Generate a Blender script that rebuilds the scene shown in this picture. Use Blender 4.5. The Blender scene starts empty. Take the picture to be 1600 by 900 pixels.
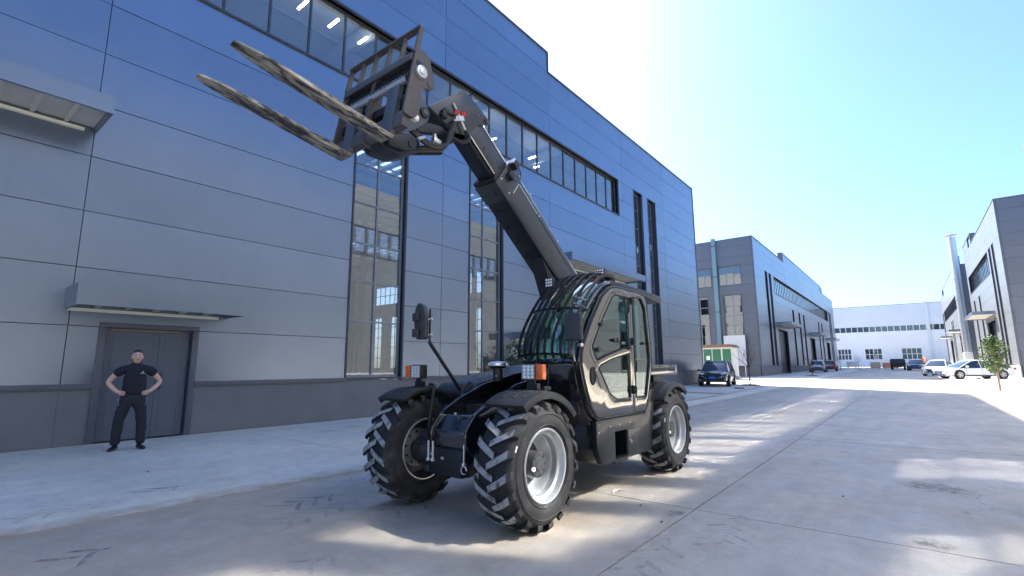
import bpy, bmesh, math, random
from mathutils import Vector, Matrix, noise
random.seed(7)
R = math.radians
scene = bpy.context.scene
COL = scene.collection

# ------------------------------------------------------------------ camera
CAM = Vector((0, 0, 1.40))
def camera():
    f, pitch, roll, yaw = 769.0, R(9.10), R(-0.272), R(38.51)
    F = Vector((math.cos(yaw)*math.cos(pitch), math.sin(yaw)*math.cos(pitch), math.sin(pitch)))
    Rt = Vector((math.sin(yaw), -math.cos(yaw), 0)); U = Rt.cross(F)
    cr, sr = math.cos(roll), math.sin(roll)
    R2 = Rt*cr + U*sr; U2 = U*cr - Rt*sr
    cd = bpy.data.cameras.new('camera'); cd.sensor_width = 36; cd.lens = f/1600*36
    cd.clip_start = .05; cd.clip_end = 4000
    co = bpy.data.objects.new('camera', cd); COL.objects.link(co)
    m = Matrix((R2, U2, -F)).transposed().to_4x4(); m.translation = CAM
    co.matrix_world = m
    scene.camera = co
camera()

# ------------------------------------------------------------------ sky, sun, exposure
SUN_EL, SUN_AZ = R(44), R(26.5)          # azimuth measured from +Y towards +X
def lighting():
    w = bpy.data.worlds.new('World'); scene.world = w; w.use_nodes = True
    nt = w.node_tree; bg = nt.nodes['Background']
    sky = nt.nodes.new('ShaderNodeTexSky'); sky.sky_type = 'NISHITA'; sky.sun_disc = False
    sky.sun_elevation = SUN_EL; sky.sun_rotation = SUN_AZ
    sky.altitude = 0; sky.air_density = 1.0; sky.dust_density = 2.2; sky.ozone_density = 10.0
    nt.links.new(sky.outputs[0], bg.inputs[0]); bg.inputs[1].default_value = .10
    sd = bpy.data.lights.new('sun', 'SUN'); sd.energy = 5.0; sd.angle = R(.53); sd.color = (1, .95, .87)
    so = bpy.data.objects.new('sun', sd); COL.objects.link(so)
    d = Vector((math.sin(SUN_AZ)*math.cos(SUN_EL), math.cos(SUN_AZ)*math.cos(SUN_EL), math.sin(SUN_EL)))
    so.rotation_euler = d.to_track_quat('Z', 'Y').to_euler(); so.location = d*80
lighting()
scene.view_settings.view_transform = 'Standard'; scene.view_settings.look = 'None'
scene.view_settings.gamma = 1.0; scene.view_settings.use_curve_mapping = False
scene.view_settings.exposure = 2.08
scene.render.engine = 'CYCLES'
cy = scene.cycles
cy.max_bounces = 10; cy.diffuse_bounces = 4; cy.glossy_bounces = 5; cy.transmission_bounces = 8; cy.transparent_max_bounces = 16
cy.use_denoising = True
try: cy.denoiser = 'OPENIMAGEDENOISE'
except Exception: pass
cy.caustics_reflective = True; cy.caustics_refractive = False; cy.blur_glossy = 0.0
cy.sample_clamp_indirect = 100.0
cy.use_guiding = True; cy.use_surface_guiding = True; cy.guiding_training_samples = 64

# ------------------------------------------------------------------ helpers
def V(*a): return Vector(a)
class MB:
    """collects shapes; build() links them as ONE mesh object"""
    def __init__(s): s.v = []; s.f = []; s.sm = []
    def add(s, verts, faces, smooth=False):
        o = len(s.v); s.v += [tuple(p) for p in verts]
        s.f += [tuple(i+o for i in f) for f in faces]; s.sm += [smooth]*len(faces); return s
    def box(s, c, d, M=None):
        c = Vector(c); x, y, z = d[0]/2, d[1]/2, d[2]/2
        p = [Vector(q) for q in ((-x,-y,-z),(x,-y,-z),(x,y,-z),(-x,y,-z),(-x,-y,z),(x,-y,z),(x,y,z),(-x,y,z))]
        if M is not None: p = [M @ q for q in p]
        return s.add([q+c for q in p], [(3,2,1,0),(4,5,6,7),(0,1,5,4),(1,2,6,5),(2,3,7,6),(3,0,4,7)])
    def box2(s, a, b):
        return s.box([(a[i]+b[i])/2 for i in range(3)], [abs(b[i]-a[i]) for i in range(3)])
    def cyl(s, a, b, r0, r1=None, n=16, caps=True, smooth=True):
        a, b = Vector(a), Vector(b); r1 = r0 if r1 is None else r1
        z = (b-a).normalized(); x = z.orthogonal().normalized(); y = z.cross(x)
        vs = []
        for c, r in ((a, r0), (b, r1)):
            for i in range(n):
                t = 2*math.pi*i/n; vs.append(c + x*(r*math.cos(t)) + y*(r*math.sin(t)))
        fs = [(i, (i+1) % n, n+(i+1) % n, n+i) for i in range(n)]
        s.add(vs, fs, smooth)
        if caps: s.add(vs, [tuple(range(n))[::-1], tuple(range(n, 2*n))])
        return s
    def tube(s, pts, r, n=8, caps=True, closed=False):
        pts = [Vector(p) for p in pts]; rs = r if isinstance(r, (list, tuple)) else [r]*len(pts)
        rings = []; nrm = None
        for i, p in enumerate(pts):
            if closed: t = pts[(i+1) % len(pts)]-pts[i-1]
            else: t = pts[min(i+1, len(pts)-1)]-pts[max(i-1, 0)]
            t.normalize()
            if nrm is None: nrm = t.orthogonal().normalized()
            nrm = (nrm - t*nrm.dot(t)).normalized(); bn = t.cross(nrm)
            rings.append([p + nrm*(rs[i]*math.cos(2*math.pi*k/n)) + bn*(rs[i]*math.sin(2*math.pi*k/n)) for k in range(n)])
        vs = [q for rg in rings for q in rg]; fs = []
        m = len(pts)
        for i in range(m if closed else m-1):
            j = (i+1) % m
            for k in range(n): fs.append((i*n+k, i*n+(k+1) % n, j*n+(k+1) % n, j*n+k))
        s.add(vs, fs, True)
        if caps and not closed: s.add(vs, [tuple(range(n))[::-1], tuple(range((m-1)*n, m*n))])
        return s
    def prism(s, poly, axis, a, b, holes=()):
        """polygon (2-D) extruded along axis 'x','y' or 'z' from a to b; holes cut through"""
        def P(q, t): return {'y': (q[0], t, q[1]), 'x': (t, q[0], q[1]), 'z': (q[0], q[1], t)}[axis]
        bm = bmesh.new()
        loops = [list(poly)]+[list(h) for h in holes]
        es = []; 
        for lp in loops:
            vv = [bm.verts.new(P(q, a)) for q in lp]
            es += [bm.edges.new((vv[i], vv[(i+1) % len(vv)])) for i in range(len(vv))]
        if holes: bmesh.ops.triangle_fill(bm, use_beauty=True, edges=es)
        else: bm.faces.new(list(bm.verts))
        if holes and len(bm.faces) == 0: print('fill failed')
        fs = list(bm.faces)
        r = bmesh.ops.extrude_face_region(bm, geom=fs)
        off = Vector(P((0, 0), b))-Vector(P((0, 0), a))
        for g in r['geom']:
            if isinstance(g, bmesh.types.BMVert): g.co += off
        bmesh.ops.recalc_face_normals(bm, faces=list(bm.faces))
        bm.verts.index_update()
        s.add([v.co.copy() for v in bm.verts], [[v.index for v in f.verts] for f in bm.faces]); bm.free()
        return s
    def lathe(s, prof, c, axis='y', n=32):
        """prof: list of (radius, along)"""
        vs = []; c = Vector(c); m = len(prof)
        for i in range(n):
            t = 2*math.pi*i/n
            for r, h in prof:
                if axis == 'y': vs.append(c+Vector((r*math.cos(t), h, r*math.sin(t))))
                elif axis == 'z': vs.append(c+Vector((r*math.cos(t), r*math.sin(t), h)))
                else: vs.append(c+Vector((h, r*math.cos(t), r*math.sin(t))))
        fs = []
        for i in range(n):
            j = (i+1) % n
            for k in range(m-1): fs.append((i*m+k, j*m+k, j*m+k+1, i*m+k+1))
        return s.add(vs, fs, True)
    def mesh(s, name, bevel=0, ang=32, seg=2, weld=False):
        me = bpy.data.meshes.new(name); me.from_pydata(s.v, [], s.f)
        bm = bmesh.new(); bm.from_mesh(me)
        for f, q in zip(bm.faces, s.sm): f.smooth = q
        if bevel or weld: bmesh.ops.remove_doubles(bm, verts=bm.verts, dist=1e-5)
        bmesh.ops.recalc_face_normals(bm, faces=bm.faces)
        if bevel:
            es = [e for e in bm.edges if len(e.link_faces) == 2 and e.calc_face_angle(0) > R(30)]
            bmesh.ops.bevel(bm, geom=es, offset=bevel, segments=seg, profile=.6, affect='EDGES', clamp_overlap=True)
            for f in bm.faces: f.smooth = True
        for e in bm.edges:
            if len(e.link_faces) == 2: e.smooth = e.calc_face_angle(0) < R(ang)
        bm.to_mesh(me); bm.free(); me.update()
        return me
    def build(s, name, mat, parent=None, loc=None, rz=0, **k):
        o = bpy.data.objects.new(name, s.mesh(name, **k)); COL.objects.link(o)
        if mat is not None: o.data.materials.append(mat)
        if parent is not None: o.parent = parent
        if loc is not None: o.location = loc
        o.rotation_euler[2] = rz
        return o
def tag(o, label=None, cat=None, group=None, kind=None):
    if label: o['label'] = label
    if cat: o['category'] = cat
    if group: o['group'] = group
    if kind: o['kind'] = kind
    return o
def empty(name, loc=(0, 0, 0), rz=0, parent=None):
    o = bpy.data.objects.new(name, None); COL.objects.link(o); o.location = loc; o.rotation_euler = (0, 0, rz)
    if parent is not None: o.parent = parent
    return o
def inst(name, me, parent, loc, scale=(1, 1, 1), rot=(0, 0, 0)):
    o = bpy.data.objects.new(name, me); COL.objects.link(o); o.parent = parent
    o.location = loc; o.scale = scale; o.rotation_euler = rot
    return o
def copy_tree(o, parent=None):
    c = o.copy(); COL.objects.link(c); c.parent = parent
    for ch in list(o.children): copy_tree(ch, c)
    return c

# ------------------------------------------------------------------ materials
MATS = {}
def mat(name, col=(.5,.5,.5), rough=.5, metal=0, coat=0, spec=.5, var=0, scale=4, bump=0, bscale=40, col2=None, c2amt=.5, c2scale=3, rnd=0, alpha=None, emit=None, estr=0, rvar=0):
    m = bpy.data.materials.new(name); m.use_nodes = True; MATS[name] = m
    nt = m.node_tree; N = nt.nodes; L = nt.links; b = N['Principled BSDF']
    b.inputs['Base Color'].default_value = (*col, 1); b.inputs['Roughness'].default_value = rough
    b.inputs['Metallic'].default_value = metal; b.inputs['Coat Weight'].default_value = coat
    b.inputs['Coat Roughness'].default_value = .03; b.inputs['Specular IOR Level'].default_value = spec
    if emit: b.inputs['Emission Color'].default_value = (*emit, 1); b.inputs['Emission Strength'].default_value = estr
    src = None
    geo = N.new('ShaderNodeNewGeometry')
    if col2 is not None:
        n1 = N.new('ShaderNodeTexNoise'); n1.inputs['Scale'].default_value = c2scale; n1.inputs['Detail'].default_value = 6
        L.new(geo.outputs['Position'], n1.inputs['Vector'])
        rp = N.new('ShaderNodeValToRGB'); rp.color_ramp.elements[0].position = c2amt-.08; rp.color_ramp.elements[1].position = c2amt+.12
        rp.color_ramp.elements[0].color = (*col2, 1); rp.color_ramp.elements[1].color = (*col, 1)
        L.new(n1.outputs['Fac'], rp.inputs['Fac']); src = rp.outputs['Color']
    if var or rnd:
        hs = N.new('ShaderNodeHueSaturation')
        if src: L.new(src, hs.inputs['Color'])
        else: hs.inputs['Color'].default_value = (*col, 1)
        acc = None
        if var:
            n2 = N.new('ShaderNodeTexNoise'); n2.inputs['Scale'].default_value = scale; n2.inputs['Detail'].default_value = 8; n2.inputs['Roughness'].default_value = .65
            L.new(geo.outputs['Position'], n2.inputs['Vector'])
            mr = N.new('ShaderNodeMapRange'); mr.inputs['From Min'].default_value = .3; mr.inputs['From Max'].default_value = .7
            mr.inputs['To Min'].default_value = 1-var; mr.inputs['To Max'].default_value = 1+var
            L.new(n2.outputs['Fac'], mr.inputs['Value']); acc = mr.outputs[0]
            if rvar:
                mr2 = N.new('ShaderNodeMapRange'); mr2.inputs['From Min'].default_value = .3; mr2.inputs['From Max'].default_value = .7
                mr2.inputs['To Min'].default_value = max(.02, rough-rvar); mr2.inputs['To Max'].default_value = rough+rvar
                L.new(n2.outputs['Fac'], mr2.inputs['Value']); L.new(mr2.outputs[0], b.inputs['Roughness'])
        if rnd:
            oi = N.new('ShaderNodeObjectInfo'); mr = N.new('ShaderNodeMapRange')
            mr.inputs['To Min'].default_value = 1-rnd; mr.inputs['To Max'].default_value = 1+rnd
            L.new(oi.outputs['Random'], mr.inputs['Value'])
            if acc:
                mu = N.new('ShaderNodeMath'); mu.operation = 'MULTIPLY'; L.new(acc, mu.inputs[0]); L.new(mr.outputs[0], mu.inputs[1]); acc = mu.outputs[0]
            else: acc = mr.outputs[0]
        L.new(acc, hs.inputs['Value']); src = hs.outputs['Color']
    if src: L.new(src, b.inputs['Base Color'])
    if bump:
        n3 = N.new('ShaderNodeTexNoise'); n3.inputs['Scale'].default_value = bscale; n3.inputs['Detail'].default_value = 5
        L.new(geo.outputs['Position'], n3.inputs['Vector'])
        bp = N.new('ShaderNodeBump'); bp.inputs['Strength'].default_value = bump; bp.inputs['Distance'].default_value = .01
        L.new(n3.outputs['Fac'], bp.inputs['Height']); L.new(bp.outputs[0], b.inputs['Normal'])
    return m
def glass(name, tint=(.8,.85,.85), rough=.02, ior=1.5, wob=0):
    """thin pane: mirror by Fresnel, otherwise tinted see-through"""
    m = bpy.data.materials.new(name); m.use_nodes = True; MATS[name] = m
    nt = m.node_tree; N = nt.nodes; L = nt.links
    N.remove(N['Principled BSDF']); out = N['Material Output']
    fr = N.new('ShaderNodeFresnel')
    ge = N.new('ShaderNodeNewGeometry'); im = N.new('ShaderNodeMapRange'); L.new(ge.outputs['Backfacing'], im.inputs['Value'])
    im.inputs['To Min'].default_value = ior; im.inputs['To Max'].default_value = 1/ior; L.new(im.outputs[0], fr.inputs['IOR'])   # thin sheet: no total reflection inside
    tr = N.new('ShaderNodeBsdfTransparent'); tr.inputs[0].default_value = (*tint, 1)
    gl = N.new('ShaderNodeBsdfGlossy'); gl.inputs['Roughness'].default_value = rough; gl.inputs[0].default_value = (.95,.97,1,1)
    mx = N.new('ShaderNodeMixShader'); L.new(fr.outputs[0], mx.inputs[0]); L.new(tr.outputs[0], mx.inputs[1]); L.new(gl.outputs[0], mx.inputs[2])
    if wob:
        geo = N.new('ShaderNodeNewGeometry'); n = N.new('ShaderNodeTexNoise'); n.inputs['Scale'].default_value = .9; n.inputs['Detail'].default_value = 1
        L.new(geo.outputs['Position'], n.inputs['Vector'])
        bp = N.new('ShaderNodeBump'); bp.inputs['Strength'].default_value = wob; bp.inputs['Distance'].default_value = .02
        L.new(n.outputs['Fac'], bp.inputs['Height']); L.new(bp.outputs[0], gl.inputs['Normal'])
    L.new(mx.outputs[0], out.inputs[0]); return m
mat('panel', (.225,.272,.345), .30, .86, var=.05, scale=.7, rnd=.06, rvar=.0)
def add_streaks(m, amt=.07):
    nt = m.node_tree; N = nt.nodes; L = nt.links; b = N['Principled BSDF']; old = b.inputs['Base Color'].links[0].from_socket
    geo = N.new('ShaderNodeNewGeometry'); mp = N.new('ShaderNodeMapping'); mp.inputs['Scale'].default_value = (5, 5, .22); L.new(geo.outputs['Position'], mp.inputs['Vector'])
    n = N.new('ShaderNodeTexNoise'); n.inputs['Scale'].default_value = 1; n.inputs['Detail'].default_value = 2; n.inputs['Roughness'].default_value = .5; L.new(mp.outputs[0], n.inputs['Vector'])
    r = N.new('ShaderNodeMapRange'); r.inputs['From Min'].default_value = .35; r.inputs['From Max'].default_value = .7; r.inputs['To Min'].default_value = 0; r.inputs['To Max'].default_value = amt; L.new(n.outputs['Fac'], r.inputs['Value'])
    mx = N.new('ShaderNodeMixRGB'); mx.inputs[2].default_value = (.42, .41, .38, 1); L.new(r.outputs[0], mx.inputs[0]); L.new(old, mx.inputs[1]); L.new(mx.outputs[0], b.inputs['Base Color'])
add_streaks(MATS['panel'], .035)
mat('plinth', (.155,.16,.17), .6, .1, var=.10, scale=1.2, bump=.1, bscale=60)
mat('panel_light', (.135,.14,.145), .34, .2, var=.04, scale=.7, rnd=.04)
mat('panel_end', (.125,.14,.17), .4, .3, var=.04, scale=.7, rnd=.04)
mat('trim', (.10,.11,.135), .45, .3, var=.08, scale=3)
mat('frame_dark', (.055,.062,.08), .42, .2)
mat('frame_light', (.22,.24,.28), .45, .3)
mat('gasket', (.02,.022,.028), .7)
mat('interior_wall', (.50,.50,.48), .8, var=.1, scale=1)
mat('interior_steel', (.33,.35,.36), .6, var=.05)
mat('interior_floor', (.30,.32,.31), .35, var=.15, scale=.5)
mat('soffit', (.62,.60,.53), .6, var=.08, scale=2)
mat('cream', (.80,.76,.62), .5)
mat('door_grey', (.10,.12,.155), .42, .2, var=.06, scale=3)
mat('rust_streak', (.45,.25,.10), .8)
mat('white_clad', (.80,.80,.79), .55, var=.04, scale=.4)
mat('pale_clad', (.66,.69,.71), .5, var=.04, scale=.4)
mat('galv', (.55,.56,.57), .38, .8, var=.1, scale=5)
mat('teal_pipe', (.16,.27,.31), .5)
mat('black_paint', (.008,.0085,.010), .16, coat=1, spec=1.0, var=.2, scale=6)
mat('black_satin', (.008,.0085,.010), .42, spec=.45, var=.15, scale=5, rvar=.08)
mat('skirt_paint', (.022,.023,.026), .33, .35, coat=.2, var=.08, scale=4)
mat('boom_grey', (.05,.053,.058), .32, .4, coat=.25, var=.10, scale=3, rvar=.06)
mat('boom_dark', (.018,.02,.024), .4, .3, var=.12, scale=4)
mat('carriage', (.088,.079,.08), .5, .3, var=.10, scale=6, bump=.06, bscale=80)
mat('link_grey', (.085,.10,.12), .45, .3, var=.08, scale=6)
mat('fender', (.016,.017,.019), .55, spec=.3, var=.12, scale=9, bump=.08, bscale=160)
mat('rubber', (.022,.022,.024), .78, spec=.35, var=.18, scale=12, col2=(.05,.047,.045), c2amt=.36, c2scale=5, bump=.12, bscale=90)
mat('lug_worn', (.28,.285,.29), .68, spec=.35, var=.2, scale=22, col2=(.055,.055,.058), c2amt=.38, c2scale=14)
mat('rim', (.44,.45,.46), .36, .55, var=.06, scale=8)
mat('rim_inner', (.055,.055,.06), .45, .2)
mat('hub', (.035,.036,.04), .5, var=.15, scale=12)
mat('chrome', (.80,.81,.82), .12, 1)
mat('zinc', (.62,.62,.58), .35, .9)
mat('bolt', (.75,.75,.72), .3, .8)
mat('hose', (.018,.018,.02), .5)
mat('red_cap', (.60,.04,.04), .5)
mat('amber', (.80,.22,.04), .25, coat=.6)
mat('amber_light', (.72,.13,.015), .25, coat=.5)
mat('door_paint', (.30,.28,.26), .07, 1.0)
mat('lamp_white', (.85,.87,.88), .18, .3, coat=.8)
mat('lamp_house', (.018,.018,.02), .45)
mat('beacon_lens', (.60,.68,.78), .15, .2, coat=.8)
mat('mirror_shell', (.035,.036,.04), .5)
mat('seat_fabric', (.03,.032,.036), .8)
mat('fork', (.34,.27,.19), .55, .35)
mat('skin', (.62,.37,.28), .55, var=.06, scale=30)
mat('shirt', (.010,.012,.020), .85, var=.15, scale=30)
mat('trousers', (.012,.014,.022), .8, var=.15, scale=25)
mat('hair', (.012,.011,.010), .6)
mat('shoe', (.015,.015,.016), .55)
mat('lip', (.36,.13,.11), .5)
mat('eye_dark', (.02,.015,.012), .3)
mat('white_print', (.75,.75,.75), .7)
mat('bark', (.10,.075,.055), .9, var=.25, scale=25)
mat('bark_pale', (.28,.20,.16), .9, var=.2, scale=25)
mat('leaf', (.075,.13,.028), .6, var=.35, scale=7, rnd=.1)
mat('leaf_dark', (.035,.075,.025), .55, var=.35, scale=9)
mat('soil', (.16,.12,.08), .95, var=.25, scale=6, bump=.5, bscale=12)
mat('kerb_stone', (.36,.35,.33), .85, var=.12, scale=4, bump=.15, bscale=50)
mat('car_black', (.008,.008,.009), .2, 0, coat=.7)
mat('car_white', (.74,.75,.76), .2, 0, coat=.9)
mat('car_silver', (.42,.44,.46), .22, .6, coat=.8)
mat('car_red', (.40,.09,.05), .25, .2, coat=.8)
mat('car_blue', (.02,.035,.075), .25, .2, coat=.8)
mat('car_glass', (.012,.016,.02), .06, 0, coat=.6, spec=.9)
mat('plate_blue', (.03,.14,.55), .4)
mat('tail_red', (.35,.02,.015), .25, coat=.5)
mat('tyre', (.018,.018,.019), .8)
mat('alloy', (.45,.46,.47), .3, .8)
mat('kiosk_green', (.02,.13,.07), .5, var=.08, scale=5)
mat('kiosk_white', (.66,.66,.62), .6)
mat('kiosk_roof', (.20,.11,.08), .7)
mat('board', (.70,.68,.66), .75, var=.05, scale=2)
mat('orange', (.70,.16,.03), .5)
mat('dark_metal', (.03,.035,.045), .5, .2)
mat('cardboard', (.50,.36,.22), .9)
mat('lamp_tube', (.9,.9,.9), .4, emit=(1, .98, .93), estr=14)
glass('window_glass', (.72,.76,.78), .015, 2.2)
glass('mirror_glass', (.5,.54,.56), .05, 3.6)
glass('mirror_glass_low', (.5,.54,.56), .05, 2.5)
glass('cab_glass', (.70,.85,.80), .01, 1.75)
glass('skylight_sheet', (.85,.88,.9), .3, 1.3)

# ------------------------------------------------------------------ ground
def g(x): return min(max(0.0, (x-26)*.0095), .9)
def concrete(name, col, dirt=False, streak=1.0):
    m = bpy.data.materials.new(name); m.use_nodes = True; MATS[name] = m
    nt = m.node_tree; N = nt.nodes; L = nt.links; b = N['Principled BSDF']
    geo = N.new('ShaderNodeNewGeometry')
    def noi(scale, detail, rough=.6, vec=None):
        n = N.new('ShaderNodeTexNoise'); n.inputs['Scale'].default_value = scale; n.inputs['Detail'].default_value = detail; n.inputs['Roughness'].default_value = rough
        L.new(vec or geo.outputs['Position'], n.inputs['Vector']); return n.outputs['Fac']
    def rng(v, a, b_, c, d):
        r = N.new('ShaderNodeMapRange'); r.inputs['From Min'].default_value = a; r.inputs['From Max'].default_value = b_
        r.inputs['To Min'].default_value = c; r.inputs['To Max'].default_value = d; L.new(v, r.inputs['Value']); return r.outputs[0]
    def mul(a, b_):
        u = N.new('ShaderNodeMath'); u.operation = 'MULTIPLY'; L.new(a, u.inputs[0]); L.new(b_, u.inputs[1]); return u.outputs[0]
    mp = N.new('ShaderNodeMapping'); mp.inputs['Scale'].default_value = (.22, 1.5, 1); L.new(geo.outputs['Position'], mp.inputs['Vector'])
    big = rng(noi(.35, 6), .3, .7, .84, 1.14)
    mid = rng(noi(2.3, 9, .7), .25, .75, .87, 1.12)
    fine = rng(noi(60, 4, .7), .3, .7, .90, 1.09)
    st = rng(noi(1.3, 7, .65, mp.outputs[0]), .3, .7, 1-.13*streak, 1+.10*streak)
    blot = rng(noi(.9, 5, .55), .60, .72, 1.0, .80)
    oi = N.new('ShaderNodeObjectInfo'); slab = rng(oi.outputs['Random'], 0, 1, .95, 1.05)
    vo = N.new('ShaderNodeTexVoronoi'); vo.feature = 'DISTANCE_TO_EDGE'; vo.inputs['Scale'].default_value = .23
    wn = N.new('ShaderNodeTexNoise'); wn.inputs['Scale'].default_value = 1.1; wn.inputs['Detail'].default_value = 6; L.new(geo.outputs['Position'], wn.inputs['Vector'])
    va = N.new('ShaderNodeVectorMath'); va.operation = 'ADD'; L.new(geo.outputs['Position'], va.inputs[0])
    vs_ = N.new('ShaderNodeVectorMath'); vs_.operation = 'SCALE'; vs_.inputs['Scale'].default_value = 1.6; L.new(wn.outputs['Color'], vs_.inputs[0]); L.new(vs_.outputs[0], va.inputs[1]); L.new(va.outputs[0], vo.inputs['Vector'])
    gate = rng(noi(.5, 3), .52, .58, 1.0, 0.0)
    crk = N.new('ShaderNodeMath'); crk.operation = 'MAXIMUM'; L.new(rng(vo.outputs['Distance'], .0006, .0020, .62, 1.0), crk.inputs[0]); L.new(gate, crk.inputs[1])
    grime = rng(noi(5.5, 10, .75), .28, .72, .86, 1.12)
    fac = mul(mul(mul(mul(big, mid), mul(fine, st)), mul(slab, blot)), mul(crk.outputs[0], grime))
    cc = N.new('ShaderNodeMixRGB'); cc.blend_type = 'MIX'; cc.inputs[1].default_value = (*col, 1); cc.inputs[2].default_value = (col[0]*1.08, col[1]*.98, col[2]*.82, 1)
    L.new(rng(noi(.55, 5), .5, .72, 0, .8), cc.inputs[0])
    hs = N.new('ShaderNodeHueSaturation'); L.new(cc.outputs[0], hs.inputs['Color']); L.new(fac, hs.inputs['Value'])
    src = hs.outputs['Color']
    if dirt:   # wind-blown soil gathered along the apron edge at Y = 6.1
        sp = N.new('ShaderNodeSeparateXYZ'); L.new(geo.outputs['Position'], sp.inputs[0])
        sub = N.new('ShaderNodeMath'); sub.operation = 'SUBTRACT'; L.new(sp.outputs['Y'], sub.inputs[0]); sub.inputs[1].default_value = 6.12
        ab = N.new('ShaderNodeMath'); ab.operation = 'ABSOLUTE'; L.new(sub.outputs[0], ab.inputs[0])
        band = rng(ab.outputs[0], .02, .34, 1, 0); nn = rng(noi(3.2, 8, .7), .34, .66, 0, 1.25)
        mx = N.new('ShaderNodeMixRGB'); L.new(mul(band, nn), mx.inputs[0]); L.new(src, mx.inputs[1]); mx.inputs[2].default_value = (.36, .27, .18, 1)
        mx.use_clamp = True; src = mx.outputs[0]
    L.new(src, b.inputs['Base Color'])
    L.new(rng(noi(1.7, 6), .3, .7, .50, .78), b.inputs['Roughness'])
    bp = N.new('ShaderNodeBump'); bp.inputs['Strength'].default_value = .25; bp.inputs['Distance'].default_value = .006
    L.new(noi(35, 6, .7), bp.inputs['Height']); L.new(bp.outputs[0], b.inputs['Normal'])
    return m
concrete('road_concrete', (.39, .347, .29), dirt=True)
concrete('apron_concrete', (.64, .585, .50), dirt=True, streak=.6)
concrete('far_ground', (.36, .35, .33))
def ground():
    b = MB(); xs = [-900, -60, 26]+[26+4*i for i in range(1, 25)]+[126, 400, 1500]; n = len(xs)
    vs = []; fs = []
    for x in xs:
        for y in (-900, -60, 0, 60, 900): vs.append((x, y, g(x)-.035))
    for i in range(n-1):
        for k in range(4): fs.append((i*5+k, (i+1)*5+k, (i+1)*5+k+1, i*5+k+1))
    tag(b.add(vs, fs).build('ground', MATS['far_ground']), kind='structure')
    ys = [(-7.2, -2.5, 'apron_concrete', 'pavement'), (-2.5, 1.8, 'road_concrete', 'road'), (1.8, 6.1, 'road_concrete', 'road'), (6.1, 12.2, 'apron_concrete', 'pavement')]
    road = tag(empty('road'), kind='structure'); pav = tag(empty('pavement'), kind='structure')
    xj = [5.15+6*i for i in range(-4, 28)]
    gp = .006
    for (y0, y1, m, nm) in ys:
        for a, c in zip(xj[:-1], xj[1:]):
            s = MB(); za, zc = g(a), g(c); dz = random.uniform(-.0015, .0015)
            p = [(a+gp, y0+gp), (c-gp, y0+gp), (c-gp, y1-gp), (a+gp, y1-gp)]; zz = [za+dz, zc+dz, zc+dz, za+dz]
            top = [(q[0], q[1], z) for q, z in zip(p, zz)]; bot = [(q[0], q[1], z-.03) for q, z in zip(p, zz)]
            s.add(top+bot, [(0,1,2,3),(4,5,1,0),(5,6,2,1),(6,7,3,2),(7,4,0,3)])
            s.build('concrete_slab', MATS[m], road if nm == 'road' else pav)
ground()

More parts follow.
